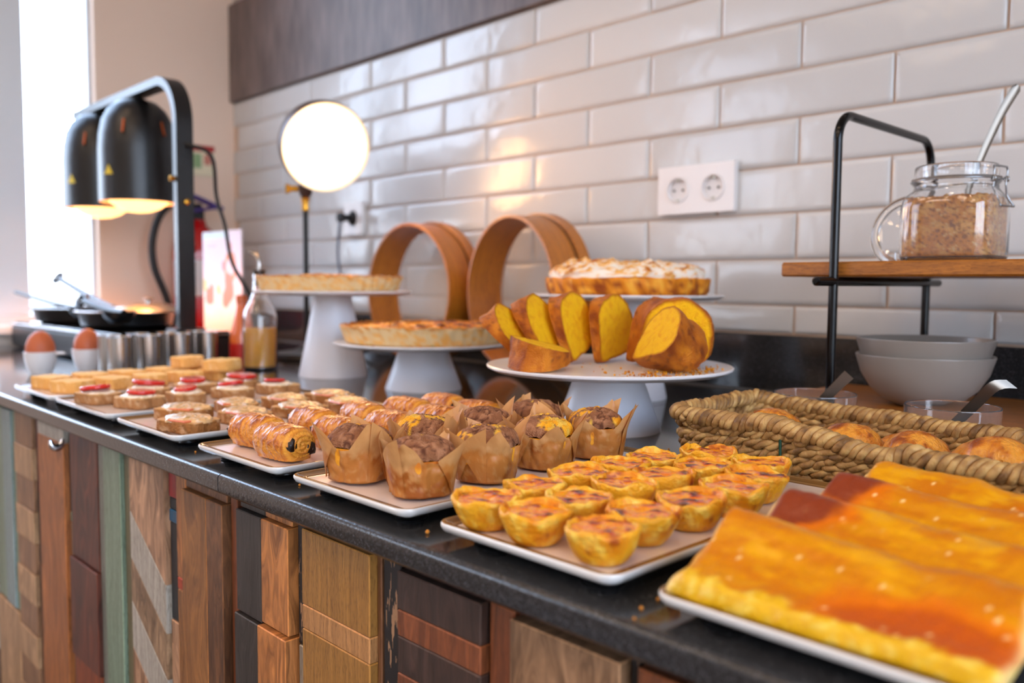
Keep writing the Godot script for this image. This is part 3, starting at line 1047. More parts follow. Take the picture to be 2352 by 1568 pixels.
func build_heat_station() -> void:
	var blk := mat("black_enamel", Color(0.05, 0.052, 0.058), {"rough": 0.34, "bump": T.grain, "bump_cm": 0.006, "scale": 30.0})
	var brass := mat("brass", Color(0.80, 0.58, 0.22), {"metal": 1.0, "rough": 0.25})
	var steel := mat("brushed_steel", Color(0.72, 0.70, 0.68), {"metal": 1.0, "rough": 0.22})
	var unit := thing("warming_station", "black heated buffet base with arched arm and two black dome heat lamps", "heat lamp", Vector3(-1.06, K, 0.56))
	part("base", boxm(Vector3(0.78, 0.056, 0.26), 0.006), blk, unit, Vector3(0, 0.032, 0))
	part("steel_trim", boxm(Vector3(0.784, 0.005, 0.264), 0.001), steel, unit, Vector3(0, 0.0625, 0))
	part("hot_top", boxm(Vector3(0.76, 0.004, 0.24), 0.001), mat("hot_glass", Color(0.03, 0.03, 0.035), {"rough": 0.08}), unit, Vector3(0, 0.067, 0))
	for sx in [-0.34, 0.34]:
		for sz in [-0.10, 0.10]:
			part("foot", MB.new().lathe([Vector2(0.0001, 0), Vector2(0.014, 0), Vector2(0.014, 0.005), Vector2(0.0001, 0.005)], 14).done(), blk, unit, Vector3(sx, 0, sz))
	# arched flat bar: post up, quarter bend, arm along -x
	var X0 := -0.700 + 1.06
	var path := [Vector3(X0, 0.068, -0.03), Vector3(X0, 0.20, -0.03), Vector3(X0, 0.40, -0.03)]
	path += arc(Vector3(X0 - 0.10, 0.522, -0.03), Vector3.RIGHT, Vector3.UP, 0.10, 0.0, PI / 2, 12)
	path += [Vector3(X0 - 0.30, 0.622, -0.03), Vector3(-0.30, 0.622, -0.03)]
	part("arched_arm", flat_bar(path, 0.038, 0.018), blk, unit)
	part("post_foot", boxm(Vector3(0.05, 0.008, 0.07), 0.002), blk, unit, Vector3(X0, 0.072, -0.03))
	for y in [0.40, 0.35]:
		var kn := part("screw_knob", MB.new().lathe([Vector2(0.0001, 0), Vector2(0.006, 0), Vector2(0.006, 0.010), Vector2(0.0001, 0.012)], 14).done(), brass, unit, Vector3(X0 + (0.009 if y < 0.38 else -0.002), y, -0.03 + (0.0 if y < 0.38 else 0.019)))
		kn.rotation = Vector3(0, 0, -PI / 2) if y < 0.38 else Vector3(PI / 2, 0, 0)
	var yel := mat("yellow_sticker", Color(0.86, 0.74, 0.08), {"rough": 0.4})
	var copper := mat("copper", Color(0.62, 0.33, 0.20), {"metal": 1.0, "rough": 0.45})  # orange of the lamp light behind the vents, put into the colour
	var inner := mat("shade_inside", Color(0.95, 0.84, 0.72), {"rough": 0.35})
	var glow := mat("heat_bulb_glow", Color(1, 0.8, 0.55), {"emit": Color(1.0, 0.74, 0.46), "energy": 3.5})
	for cx in [-0.955, -1.215]:
		var c := Vector3(cx + 1.06, 0.365, -0.03)
		var outer := [Vector2(0.088, 0.0), Vector2(0.088, 0.03), Vector2(0.0875, 0.12), Vector2(0.085, 0.155), Vector2(0.078, 0.19), Vector2(0.064, 0.217), Vector2(0.044, 0.235), Vector2(0.02, 0.243), Vector2(0.0001, 0.244)]
		var ins := [Vector2(0.088, 0.0), Vector2(0.0855, 0.0), Vector2(0.0855, 0.03), Vector2(0.085, 0.12), Vector2(0.082, 0.155), Vector2(0.074, 0.188), Vector2(0.061, 0.214), Vector2(0.042, 0.231), Vector2(0.0001, 0.238)]
		var sh := part("lamp_shade", MB.new().lathe(outer, 56).done(), blk, unit, c)
		part("reflector", MB.new().lathe(ins, 48).done(), inner, sh)
		part("lamp_bulb", MB.new().lathe([Vector2(0.0001, -0.024), Vector2(0.025, -0.021), Vector2(0.047, -0.013), Vector2(0.063, -0.001), Vector2(0.070, 0.012), Vector2(0.069, 0.025), Vector2(0.055, 0.06), Vector2(0.03, 0.12), Vector2(0.02, 0.20), Vector2(0.0001, 0.20)], 32).done(), glow, sh)
		part("stem", MB.new().lathe([Vector2(0.0001, 0.243), Vector2(0.012, 0.243), Vector2(0.012, 0.256), Vector2(0.0001, 0.256)], 16).done(), blk, sh)
		# copper slots and the small warning triangle
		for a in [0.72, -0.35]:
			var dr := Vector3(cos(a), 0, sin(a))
			part("lit_vent_slot", MB.new().box(dr * 0.084 + Vector3(0, 0.168, 0), Vector3(0.004, 0.034, 0.0055), 0.001, Basis(Vector3.UP, -a) * Basis(Vector3.BACK, 0.32)).done(), copper, sh)
		var tri := PackedVector2Array([Vector2(-0.012, 0.058), Vector2(0.012, 0.058), Vector2(0.0, 0.080)])
		var ws := part("warning_sticker", MB.new().extrude(tri, 0.0868, 0.0886, 0.0).done(), yel, sh)
		ws.rotation.y = 0.42
		spot(unit, c + Vector3(0, 0.004, 0), Vector3(0, -1, 0), Color(1.0, 0.64, 0.36), 0.45, 0.05, 62.0)
	var cab := smooth_path([Vector3(X0 + 0.009, 0.475, -0.03), Vector3(X0 + 0.05, 0.450, -0.07), Vector3(X0 + 0.03, 0.365, -0.09), Vector3(X0 + 0.07, 0.298, -0.09), Vector3(X0 + 0.10, 0.22, -0.09), Vector3(X0 + 0.13, 0.14, -0.12), Vector3(X0 + 0.10, 0.06, -0.16), Vector3(X0 + 0.04, 0.010, -0.20), Vector3(X0 - 0.10, 0.006, -0.22)], 5)
	part("power_cable", MB.new().tube(cab, 0.0042, 8).done(), mat("black_rubber", Color.BLACK), unit)

	# pans and utensils on the hot top
	var dark := mat("dark_pan", Color(0.06, 0.06, 0.065), {"rough": 0.3})
	var dish := [Vector2(0.0001, 0.0), Vector2(0.085, 0.0), Vector2(0.10, 0.006), Vector2(0.106, 0.034), Vector2(0.110, 0.036), Vector2(0.108, 0.038), Vector2(0.102, 0.036), Vector2(0.096, 0.009), Vector2(0.0001, 0.005)]
	for d in [[-1.29, 0.57, "black round warming dish with steel rim near the window"], [-0.965, 0.56, "black round warming dish with steel rim under the near heat lamp"]]:
		var t := thing("warming_dish", d[2], "dish", Vector3(d[0], K + 0.0692, d[1]))
		part("bowl", MB.new().lathe(dish, 44).done(), dark, t)
		part("rim", MB.new().lathe([Vector2(0.1085, 0.034), Vector2(0.114, 0.036), Vector2(0.1145, 0.039), Vector2(0.108, 0.040), Vector2(0.1085, 0.034)], 44).done(), steel, t)
	var lid := thing("dome_cover", "shallow steel dome cover lying on the dish by the lamp post", "cover", Vector3(-0.885, K + 0.1085, 0.540))
	part("dome", MB.new().lathe([Vector2(0.0001, 0.020), Vector2(0.04, 0.018), Vector2(0.075, 0.010), Vector2(0.094, 0.001), Vector2(0.094, 0.0), Vector2(0.0001, 0.0)], 44).done(), steel, lid)
	part("knob", MB.new().lathe([Vector2(0.006, 0.018), Vector2(0.006, 0.026), Vector2(0.014, 0.030), Vector2(0.0001, 0.034)], 18).done(), steel, lid)
	var ut := [
		[Vector3(-1.36, 1.089, 0.60), Vector3(-1.005, 1.012, 0.575), "black ladle handle with a ring end rising toward the window", true],
		[Vector3(-0.950, 1.034, 0.665), Vector3(-0.76, 1.010, 0.64), "black ladle handle with a ring end beside the lamp post", true],
		[Vector3(-1.40, 1.051, 0.70), Vector3(-1.10, 1.010, 0.62), "thin dark spoon handle over the dish near the window", false]]
	for u in ut:
		var a: Vector3 = u[0]
		var b: Vector3 = u[1]
		var t := thing("ladle" if u[3] else "serving_spoon", u[2], "utensil", b)
		var dr := (a - b)
		var w := 0.0105 if u[3] else 0.006
		var pts := [Vector3.ZERO, dr * 0.35 + Vector3(0, -0.004, 0), dr * 0.7 + Vector3(0, -0.002, 0), dr * 0.93]
		part("handle", MB.new().tube(smooth_path(pts, 4), w * 0.75, 10).done(), dark, t)
		if u[3]:
			var side := dr.normalized().cross(Vector3.UP).normalized()
			var upv := side.cross(dr.normalized())
			var ring := arc(dr * 0.93 + dr.normalized() * 0.014, dr.normalized(), (upv * 0.8 + side * 0.6).normalized(), 0.014, 0.0, TAU * 0.97, 20)
			part("hanging_ring", MB.new().tube(ring, 0.0055, 8).done(), dark, t)
		part("bowl", MB.new().lathe([Vector2(0.0001, -0.024), Vector2(0.02, -0.022), Vector2(0.032, -0.008), Vector2(0.034, 0.002), Vector2(0.031, -0.007), Vector2(0.019, -0.02), Vector2(0.0001, -0.022)], 26).done(), dark, t, Vector3(0.02 if b.x < -0.9 else -0.03, 0.0, 0.0))

	# egg cups and eggs
	var china := mat("white_china", Color(0.88, 0.86, 0.85), {"rough": 0.18})
	var shell := mat("brown_eggshell", Color(0.72, 0.36, 0.20), {"rough": 0.5, "bump": T.grain, "bump_cm": 0.01, "scale": 40.0})
	for e in [[-0.660, 0.833, "beside the bread slices"], [-0.678, 0.742, "beside the steel beakers"]]:
		var t := thing("egg_cup", "white china egg cup " + e[2], "egg cup", Vector3(e[0], K, e[1]))
		part("cup", MB.new().lathe([Vector2(0.0001, 0), Vector2(0.019, 0.0), Vector2(0.0195, 0.003), Vector2(0.024, 0.012), Vector2(0.0275, 0.028), Vector2(0.029, 0.042), Vector2(0.0275, 0.0425), Vector2(0.025, 0.028), Vector2(0.019, 0.014), Vector2(0.0001, 0.010)], 36).done(), china, t)
		part("ear", MB.new().box(Vector3(0.018, 0.0385, -0.03), Vector3(0.014, 0.005, 0.016), 0.002).done(), china, t)
		var eg := thing("egg", "brown boiled egg in the egg cup " + e[2], "egg", Vector3(e[0], K + 0.0165, e[1]))
		var prof := []
		for k in 17:
			var a := PI * k / 16.0
			var h := 0.034 * (1.0 - cos(a)) * 0.98
			prof.append(Vector2(maxf(0.0001, 0.0258 * sin(a) * (1.0 - 0.12 * cos(PI - a))), h))
		part("shell", MB.new().lathe(prof, 36).done(), shell, eg)

	# steel beakers in two rows
	var prof2 := [Vector2(0.0001, 0.0), Vector2(0.018, 0.0), Vector2(0.0195, 0.002), Vector2(0.0205, 0.073), Vector2(0.0211, 0.0745), Vector2(0.0200, 0.075), Vector2(0.0190, 0.073), Vector2(0.0180, 0.004), Vector2(0.0001, 0.003)]
	var bm := MB.new().lathe(prof2, 36).done()
	var rows := [[-0.575, 0.735], [-0.590, 0.675], [-0.598, 0.612], [-0.608, 0.550], [-0.513, 0.738], [-0.525, 0.678], [-0.540, 0.613], [-0.560, 0.547]]
	for i in 8:
		var o := solid("steel_beaker", bm, steel, Vector3(rows[i][0], K, rows[i][1]))
		tag(o, "plain steel beaker in the %s row %s, %s along from the eggs" % ["wall-facing" if i < 4 else "food-facing", "by the heat lamp", ["first", "second", "third", "last"][i % 4]], "beaker", "steel beakers by the heat lamp")

	# oil bottle and sauce bottle
	var glass := mat("clear_glass", Color(1, 1, 1, 0.0), {"rough": 0.0, "alpha": 0.03, "refract": 0.05})
	var oil := mat("olive_oil", Color(1.0, 0.78, 0.0), {"rough": 0.06, "spec": 0.2, "back": Color(0.95, 0.70, 0.0)})
	var t := thing("oil_bottle", "clear glass bottle half full of golden oil with a steel pourer", "bottle", Vector3(-0.470, K, 0.475))
	part("glass_body", MB.new().lathe([Vector2(0.0001, 0.0), Vector2(0.030, 0.0), Vector2(0.0345, 0.004), Vector2(0.0345, 0.105), Vector2(0.031, 0.122), Vector2(0.020, 0.142), Vector2(0.0135, 0.158), Vector2(0.0125, 0.185), Vector2(0.0145, 0.188), Vector2(0.0145, 0.194), Vector2(0.0105, 0.194), Vector2(0.0105, 0.160), Vector2(0.0175, 0.142), Vector2(0.0285, 0.121), Vector2(0.0322, 0.105), Vector2(0.0322, 0.007), Vector2(0.0001, 0.006)], 40).done(), glass, t)
	part("oil", MB.new().lathe([Vector2(0.0001, 0.0062), Vector2(0.0318, 0.0072), Vector2(0.0320, 0.085), Vector2(0.0001, 0.085)], 40).done(), oil, t)
	part("stopper", MB.new().lathe([Vector2(0.0001, 0.17), Vector2(0.0102, 0.17), Vector2(0.0102, 0.194), Vector2(0.0125, 0.195), Vector2(0.0125, 0.203), Vector2(0.0001, 0.203)], 20).done(), mat("dark_cork", Color(0.20, 0.14, 0.08), {"rough": 0.7}), t)
	part("pour_spout", MB.new().tube(smooth_path([Vector3(0, 0.20, 0), Vector3(0, 0.218, 0), Vector3(-0.006, 0.232, 0.004), Vector3(-0.018, 0.240, 0.012)], 4), 0.0042, 10).done(), steel, t)
	var sc := thing("sauce_bottle", "small orange sauce bottle with a red label beside the oil bottle", "bottle", Vector3(-0.575, K, 0.462))
	part("body", MB.new().lathe([Vector2(0.0001, 0), Vector2(0.024, 0.0), Vector2(0.026, 0.004), Vector2(0.026, 0.060), Vector2(0.019, 0.085), Vector2(0.012, 0.12), Vector2(0.010, 0.135), Vector2(0.0001, 0.136)], 30).done(), mat("orange_sauce", Color(0.90, 0.44, 0.20), {"rough": 0.2, "coat": 0.8}), sc)
	part("label_band", MB.new().lathe([Vector2(0.0262, 0.012), Vector2(0.0265, 0.012), Vector2(0.0265, 0.048), Vector2(0.0262, 0.048)], 30).done(false), mat("red_label", Color(0.75, 0.14, 0.10), {"rough": 0.4}), sc)
	part("cap", MB.new().lathe([Vector2(0.0105, 0.132), Vector2(0.0115, 0.132), Vector2(0.0115, 0.150), Vector2(0.0001, 0.151)], 24).done(), mat("orange_cap", Color(0.80, 0.40, 0.22), {"rough": 0.35}), sc)


func build_desk_lamp() -> void:
	var bronze := mat("bronze_lacquer", Color(0.32, 0.25, 0.23), {"metal": 0.6, "rough": 0.32})
	var dark := mat("dark_stem", Color(0.07, 0.06, 0.05), {"metal": 0.5, "rough": 0.3})
	var brass := mat("brass", Color.WHITE)
	var t := thing("desk_lamp", "bronze table lamp with a glowing round shade and brass joints", "lamp", Vector3(-0.635, K, 0.27))
	part("base", MB.new().lathe([Vector2(0.0001, 0.0), Vector2(0.085, 0.0), Vector2(0.087, 0.004), Vector2(0.083, 0.014), Vector2(0.03, 0.020), Vector2(0.012, 0.03), Vector2(0.0001, 0.03)], 44).done(), dark, t)
	part("stem", MB.new().tube([Vector3(0, 0.02, 0), Vector3(0, 0.2, 0), Vector3(0, 0.345, 0)], 0.0065, 14).done(), dark, t)
	part("brass_ferrule", MB.new().lathe([Vector2(0.0001, 0.345), Vector2(0.0095, 0.345), Vector2(0.008, 0.355), Vector2(0.0095, 0.37), Vector2(0.011, 0.375), Vector2(0.0001, 0.378)], 18).done(), brass, t)
	part("joint_ball", MB.new().lathe([Vector2(0.0001, 0.374), Vector2(0.012, 0.378), Vector2(0.0165, 0.39), Vector2(0.0165, 0.402), Vector2(0.011, 0.414), Vector2(0.0001, 0.418)], 20).done(), bronze, t)
	var wing := part("wing_nut", MB.new().box(Vector3.ZERO, Vector3(0.022, 0.014, 0.004), 0.0015).box(Vector3(-0.016, 0.0, 0), Vector3(0.010, 0.022, 0.003), 0.001).done(), brass, t, Vector3(-0.018, 0.396, 0.018))
	wing.rotation.y = 0.8
	# head: a parabolic shade that looks to the camera's right and slightly down
	var head := Node3D.new()
	head.name = "lamp_head"
	t.add_child(head)
	head.position = Vector3(0.093, 0.480, 0.0)
	var face := Vector3(0.955, -0.33, 0.27).normalized()
	head.basis = Basis.looking_at(face, Vector3.UP) * Basis(Vector3.RIGHT, -PI / 2)
	var prof := [Vector2(0.1005, 0.0), Vector2(0.1015, -0.006), Vector2(0.1020, -0.020), Vector2(0.0990, -0.045), Vector2(0.088, -0.070), Vector2(0.066, -0.090), Vector2(0.040, -0.102), Vector2(0.028, -0.108), Vector2(0.026, -0.125), Vector2(0.018, -0.135), Vector2(0.0001, -0.136)]
	part("lamp_shade", MB.new().lathe(prof, 56).done(), bronze, head)
	var insd := [Vector2(0.1005, 0.0), Vector2(0.0985, 0.0), Vector2(0.096, -0.012), Vector2(0.086, -0.039), Vector2(0.066, -0.066), Vector2(0.043, -0.085), Vector2(0.0001, -0.094)]
	part("reflector", MB.new().lathe(insd, 48).done(), mat("lamp_reflector", Color(0.95, 0.90, 0.80), {"rough": 0.3}), head)
	part("lamp_glow", MB.new().lathe([Vector2(0.0001, -0.008), Vector2(0.0945, -0.008), Vector2(0.0945, -0.011), Vector2(0.0001, -0.011)], 48).done(), mat("desk_lamp_glow", Color(1, 0.97, 0.92), {"emit": Color(1.0, 0.90, 0.76), "energy": 2.0}), head)
	part("rear_knob", MB.new().lathe([Vector2(0.0001, -0.155), Vector2(0.010, -0.153), Vector2(0.010, -0.136), Vector2(0.0001, -0.136)], 16).done(), brass, head)
	part("swivel_nut", MB.new().box(Vector3(-0.062, -0.088, -0.025), Vector3(0.022, 0.016, 0.022), 0.004).box(Vector3(-0.075, -0.100, -0.025), Vector3(0.006, 0.03, 0.008), 0.002).done(), brass, head)
	var yk := [Vector3(0, 0.41, 0), Vector3(0.004, 0.43, -0.03), Vector3(0.02, 0.47, -0.055), Vector3(0.035, 0.50, -0.055)]
	part("yoke", MB.new().tube(smooth_path(yk, 4), 0.006, 10).done(), bronze, t)
	var l := SpotLight3D.new()
	l.name = "lamp_beam"
	l.light_color = Color(1.0, 0.74, 0.48)
	l.light_energy = 0.20
	l.light_size = 0.09
	l.spot_range = 8.0
	l.spot_angle = 80.0
	l.spot_angle_attenuation = 0.6
	l.spot_attenuation = 2.0
	l.shadow_enabled = true
	t.add_child(l)
	l.look_at_from_position(t.position + head.position + face * 0.004, t.position + head.position + face, Vector3.UP)
	# power adapter behind the lamp
	var ad := thing("power_adapter", "black power adapter with looped cable behind the tall cake stand", "adapter", Vector3(-0.725, K, 0.165), 0.3)
	part("case", boxm(Vector3(0.035, 0.115, 0.05), 0.005), dark, ad, Vector3(0, 0.0575, 0))
	var lp := smooth_path([Vector3(0.018, 0.05, 0.0), Vector3(0.05, 0.09, 0.02), Vector3(0.09, 0.06, 0.03), Vector3(0.07, 0.012, 0.02), Vector3(0.12, 0.006, 0.01), Vector3(0.16, 0.03, -0.01), Vector3(0.19, 0.006, -0.04)], 6)
	part("cable", MB.new().tube(lp, 0.0045, 8).done(), mat("black_rubber", Color.BLACK), ad)


func build_sieves() -> void:
	var bent := mat("bent_beech", Color(0.90, 0.55, 0.16), {"rough": 0.38, "tex": T.oak_along, "scale": Vector3(2.0, 2.0, 2.0), "coat": 0.3, "coat_rough": 0.25})
	var dark := mat("sieve_seam", Color(0.36, 0.22, 0.10), {"rough": 0.5})
	var mesh_m := mat("pale_sieve_mesh", Color(0.90, 0.87, 0.84), {"rough": 0.7, "alpha": 0.28})
	for s in [[-0.420, 0.140, 0.0, "bentwood drum sieve standing on edge behind the low quiche stand"], [-0.078, 0.150, -0.17, "bentwood drum sieve standing on edge behind the lemon pie stand"]]:
		var t := thing("drum_sieve", s[3], "sieve", Vector3(s[0], K, s[1]), s[2])
		var R := 0.1535
		var cy := 0.1605
		var ring := func(ro: float, ri: float, z0: float, z1: float):
			var m := MB.new()
			m.lathe([Vector2(ro, z0 + 0.001), Vector2(ro, z1 - 0.001), Vector2(ro - 0.0012, z1), Vector2(ri, z1), Vector2(ri, z0), Vector2(ro - 0.0012, z0), Vector2(ro, z0 + 0.001)], 72)
			return m.done()
		var hoop := part("hoop", ring.call(R, R - 0.006, -0.085, 0.0), bent, t, Vector3(0, cy, 0))
		hoop.rotation.x = PI / 2
		var cl := part("clamp_ring", ring.call(R + 0.0065, R + 0.0006, -0.092, -0.066), bent, t, Vector3(0, cy, 0))
		cl.rotation.x = PI / 2
		var sm1 := part("seam_cord", ring.call(R + 0.003, R + 0.0003, -0.0655, -0.0625), dark, t, Vector3(0, cy, 0))
		sm1.rotation.x = PI / 2
		var me := part("sieve_mesh", MB.new().lathe([Vector2(0.0001, -0.0822), Vector2(R - 0.0062, -0.0822), Vector2(R - 0.0062, -0.0828), Vector2(0.0001, -0.0828)], 72).done(), mesh_m, t, Vector3(0, cy, 0))
		me.rotation.x = PI / 2


func crust(called: String, bump_cm := 0.06, rough := 0.5, sc := 14.0, sss := 0.0, tex := "fine", coat := 0.0) -> StandardMaterial3D:
	var o := {"vc": true, "rough": rough, "spec": 0.36, "bump": T[tex], "bump_cm": bump_cm, "scale": sc}
	if sss > 0.0:
		o.sss = sss
	if coat > 0.0:
		o.coat = coat
		o.coat_rough = 0.22
	return mat(called, Color.WHITE, o)


func stand(label: String, at: Vector3, h: float) -> Node3D:
	var t := thing("cake_stand", label, "cake stand", at)
	var white := mat("white_melamine", Color(0.87, 0.86, 0.86), {"rough": 0.28})
	var grey := mat("grey_pedestal", Color(0.87, 0.86, 0.875), {"rough": 0.38})
	part("plate", MB.new().lathe([Vector2(0.0001, h - 0.007), Vector2(0.10, h - 0.007), Vector2(0.142, h - 0.005), Vector2(0.1495, h - 0.001), Vector2(0.150, h + 0.001), Vector2(0.1485, h + 0.0022), Vector2(0.143, h + 0.0004), Vector2(0.132, h), Vector2(0.0001, h)], 88).done(), white, t)
	var top := 0.040 if h < 0.1 else 0.035
	part("pedestal", MB.new().lathe([Vector2(top - 0.003, h - 0.0072), Vector2(top, h - 0.0072), Vector2(0.0645, 0.003), Vector2(0.0645, 0.0), Vector2(0.0600, 0.0), Vector2(0.0590, 0.004), Vector2(top - 0.003, h - 0.0072)], 64).done(), grey, t)
	return t


# a flat tart on a stand: fluted pastry case and a browned filling
func quiche(called: String, label: String, at: Vector3, r: float, h: float, seed_: int) -> void:
	var t := thing(called, label, "quiche", at)
	var m := MB.new()
	var side_a := lin(0.88, 0.76, 0.56)
	var side_b := lin(0.90, 0.66, 0.34)
	var hs := [0.0, 0.0015, h * 0.22, h * 0.42, h * 0.62, h * 0.80, h * 0.93, h, h + 0.0015, h, h - 0.003, h - 0.005]
	var rs := [r - 0.016, r - 0.011, r - 0.0085, r - 0.006, r - 0.004, r - 0.002, r - 0.0005, r, r - 0.0012, r - 0.003, r - 0.0045, r - 0.009]
	m.grid(192, 11, func(u: float, vv: float):
		var a: float = u * TAU
		var q := int(round(vv * 11.0))
		var p := Vector3(cos(a), 0, sin(a))
		var fl: float = 0.0013 * cos(a * 48.0 + 0.8 * nz(p * 2.0, 1.0)) * (1.0 if q < 8 else 0.4)
		var bake := fb(p * 3.0 + Vector3(seed_, q * 0.35, 0), 2.4)
		var rag := 0.0030 * fb(p * 9.0 + Vector3(seed_, 0, 2), 1.0) + 0.0022 * nz(p * 22.0 + Vector3(0, seed_, 0), 1.0)
		m.col = side_a.lerp(side_b, sm(-0.1, 0.3, bake)).lerp(lin(0.74, 0.44, 0.14), sm(5.5, 8.0, q + 2.5 * bake)).lerp(lin(0.60, 0.60, 0.34), sm(0.2, 0.5, bake) * (1.0 - sm(0.0, 2.5, q)))
		return p * (rs[q] + fl + 0.0016 * nz(p * 5.0 + Vector3(seed_, q * 0.3, 0), 1.0)) + Vector3.UP * maxf(0.0, hs[q] + rag * sm(3.0, 8.0, q)), true)
	part("pastry_case", m.done(), crust("tart_pastry", 0.05, 0.6), t)
	var f := MB.new()
	f.grid(150, 44, func(u: float, vv: float):
		var a: float = u * TAU
		var rr: float = vv * (r - 0.003)
		var p := Vector3(cos(a) * rr, 0, sin(a) * rr)
		var n1 := fb(p + Vector3(seed_, 0, 0), 70.0)
		var n2 := fb(p + Vector3(0, seed_, 3), 22.0)
		f.col = lin(0.92, 0.56, 0.12).lerp(lin(0.95, 0.74, 0.34), sm(0.12, 0.38, n1)).lerp(lin(0.72, 0.32, 0.07), sm(0.05, 0.30, n2 + n1 * 0.6)).lerp(lin(0.34, 0.14, 0.06), sm(0.28, 0.45, n2 + n1 * 0.7))
		return p + Vector3.UP * (h - 0.0030 + 0.0065 * (1.0 - vv * vv) + 0.0048 * n1 + 0.0040 * n2), true)
	f.grid(60, 1, func(u: float, vv: float): return Vector3(cos(u * TAU), 0, sin(u * TAU)) * (r - 0.012) * (1.0 - vv) + Vector3.UP * 0.0006, true)
	part("filling", f.done(), crust("quiche_filling", 0.09, 0.42, 12.0), t)


# a piece of ring cake between two angles; bu is the cross-section seen along the ring, crumb faces close both ends
func ring_cake(t: Node3D, a0: float, a1: float, seed_: int, R0 := 0.0) -> void:
	var prof := []
	var raw := [Vector2(0.034, 0.003), Vector2(0.060, 0.0), Vector2(0.088, 0.0), Vector2(0.108, 0.003), Vector2(0.119, 0.012), Vector2(0.125, 0.030), Vector2(0.124, 0.050), Vector2(0.116, 0.067), Vector2(0.103, 0.079), Vector2(0.088, 0.085), Vector2(0.071, 0.083), Vector2(0.056, 0.075), Vector2(0.044, 0.060), Vector2(0.037, 0.040), Vector2(0.033, 0.020)]
	var n := raw.size()
	for i in n:
		var p0: Vector2 = raw[(i + n - 1) % n]
		var p1: Vector2 = raw[i]
		var p2: Vector2 = raw[(i + 1) % n]
		var p3: Vector2 = raw[(i + 2) % n]
		for k in 4:
			prof.append(p1.cubic_interpolate(p2, p0, p3, k / 4.0))
	var np := prof.size()
	var seg := maxi(3, int((a1 - a0) / 0.045))
	var m := MB.new()
	var at := func(a: float, k: int) -> Vector3:
		var q: Vector2 = prof[k % np]
		var c := Vector3(cos(a), 0, sin(a))
		var p := c * q.x + Vector3.UP * q.y
		var flute := 0.0045 * absf(sin(a * 6.0)) * sm(0.085, 0.12, q.x) * sm(0.0, 0.02, q.y)
		var w := fb(p + Vector3(seed_, 0, 0), 22.0) * 0.004 + fb(p + Vector3(0, seed_, 0), 70.0) * 0.0013
		var mid := Vector3(cos(a) * 0.08, 0.04, sin(a) * 0.08)
		var outv := (p - mid).normalized()
		p = p + outv * (w + flute - 0.002)
		p.y = maxf(p.y, 0.0)
		return p - Vector3(R0, 0, 0)
	m.grid(seg, np, func(u: float, vv: float):
		var a: float = lerpf(a0, a1, u)
		var k := int(round(vv * np)) % np
		var p: Vector3 = at.call(a, k)
		var g := fb(p + Vector3(seed_, 2, 0), 30.0)
		m.col = lin(0.70, 0.38, 0.08).lerp(lin(0.52, 0.24, 0.06), sm(0.05, 0.5, g)).lerp(lin(0.80, 0.48, 0.10), sm(0.12, 0.45, -g)).lerp(lin(0.34, 0.15, 0.05), 0.6 * sm(0.28, 0.42, fb(p, 160.0)))
		return p, false, true)
	part("crust", m.done(), crust("cake_crust", 0.10, 0.55, 16.0, 0.0, "grain"), t)
	for e in [a0, a1]:
		var f := MB.new()
		var cen := Vector3(cos(e) * 0.079, 0.042, sin(e) * 0.079) - Vector3(R0, 0, 0)
		var nrm := Vector3(-sin(e), 0, cos(e)) * (1.0 if e == a1 else -1.0)
		f.grid(np, 9, func(u: float, vv: float):
			var p: Vector3 = cen.lerp(at.call(e, int(round(u * np)) % np), vv)
			var g := fb(p + Vector3(seed_, 5, 1), 90.0)
			f.col = lin(0.96, 0.73, 0.08).lerp(lin(0.92, 0.64, 0.05), sm(0.0, 0.4, g)).lerp(lin(0.66, 0.32, 0.07), sm(0.955, 1.0, vv))
			return p + nrm * (0.0012 * fb(p + Vector3(seed_, 0, 0), 130.0) * (1.0 - sm(0.8, 1.0, vv))), true)
		part("cut_face", f.along(nrm).done(false), crust("cake_crumb", 0.14, 0.75, 30.0, 0.1, "pores"), t)


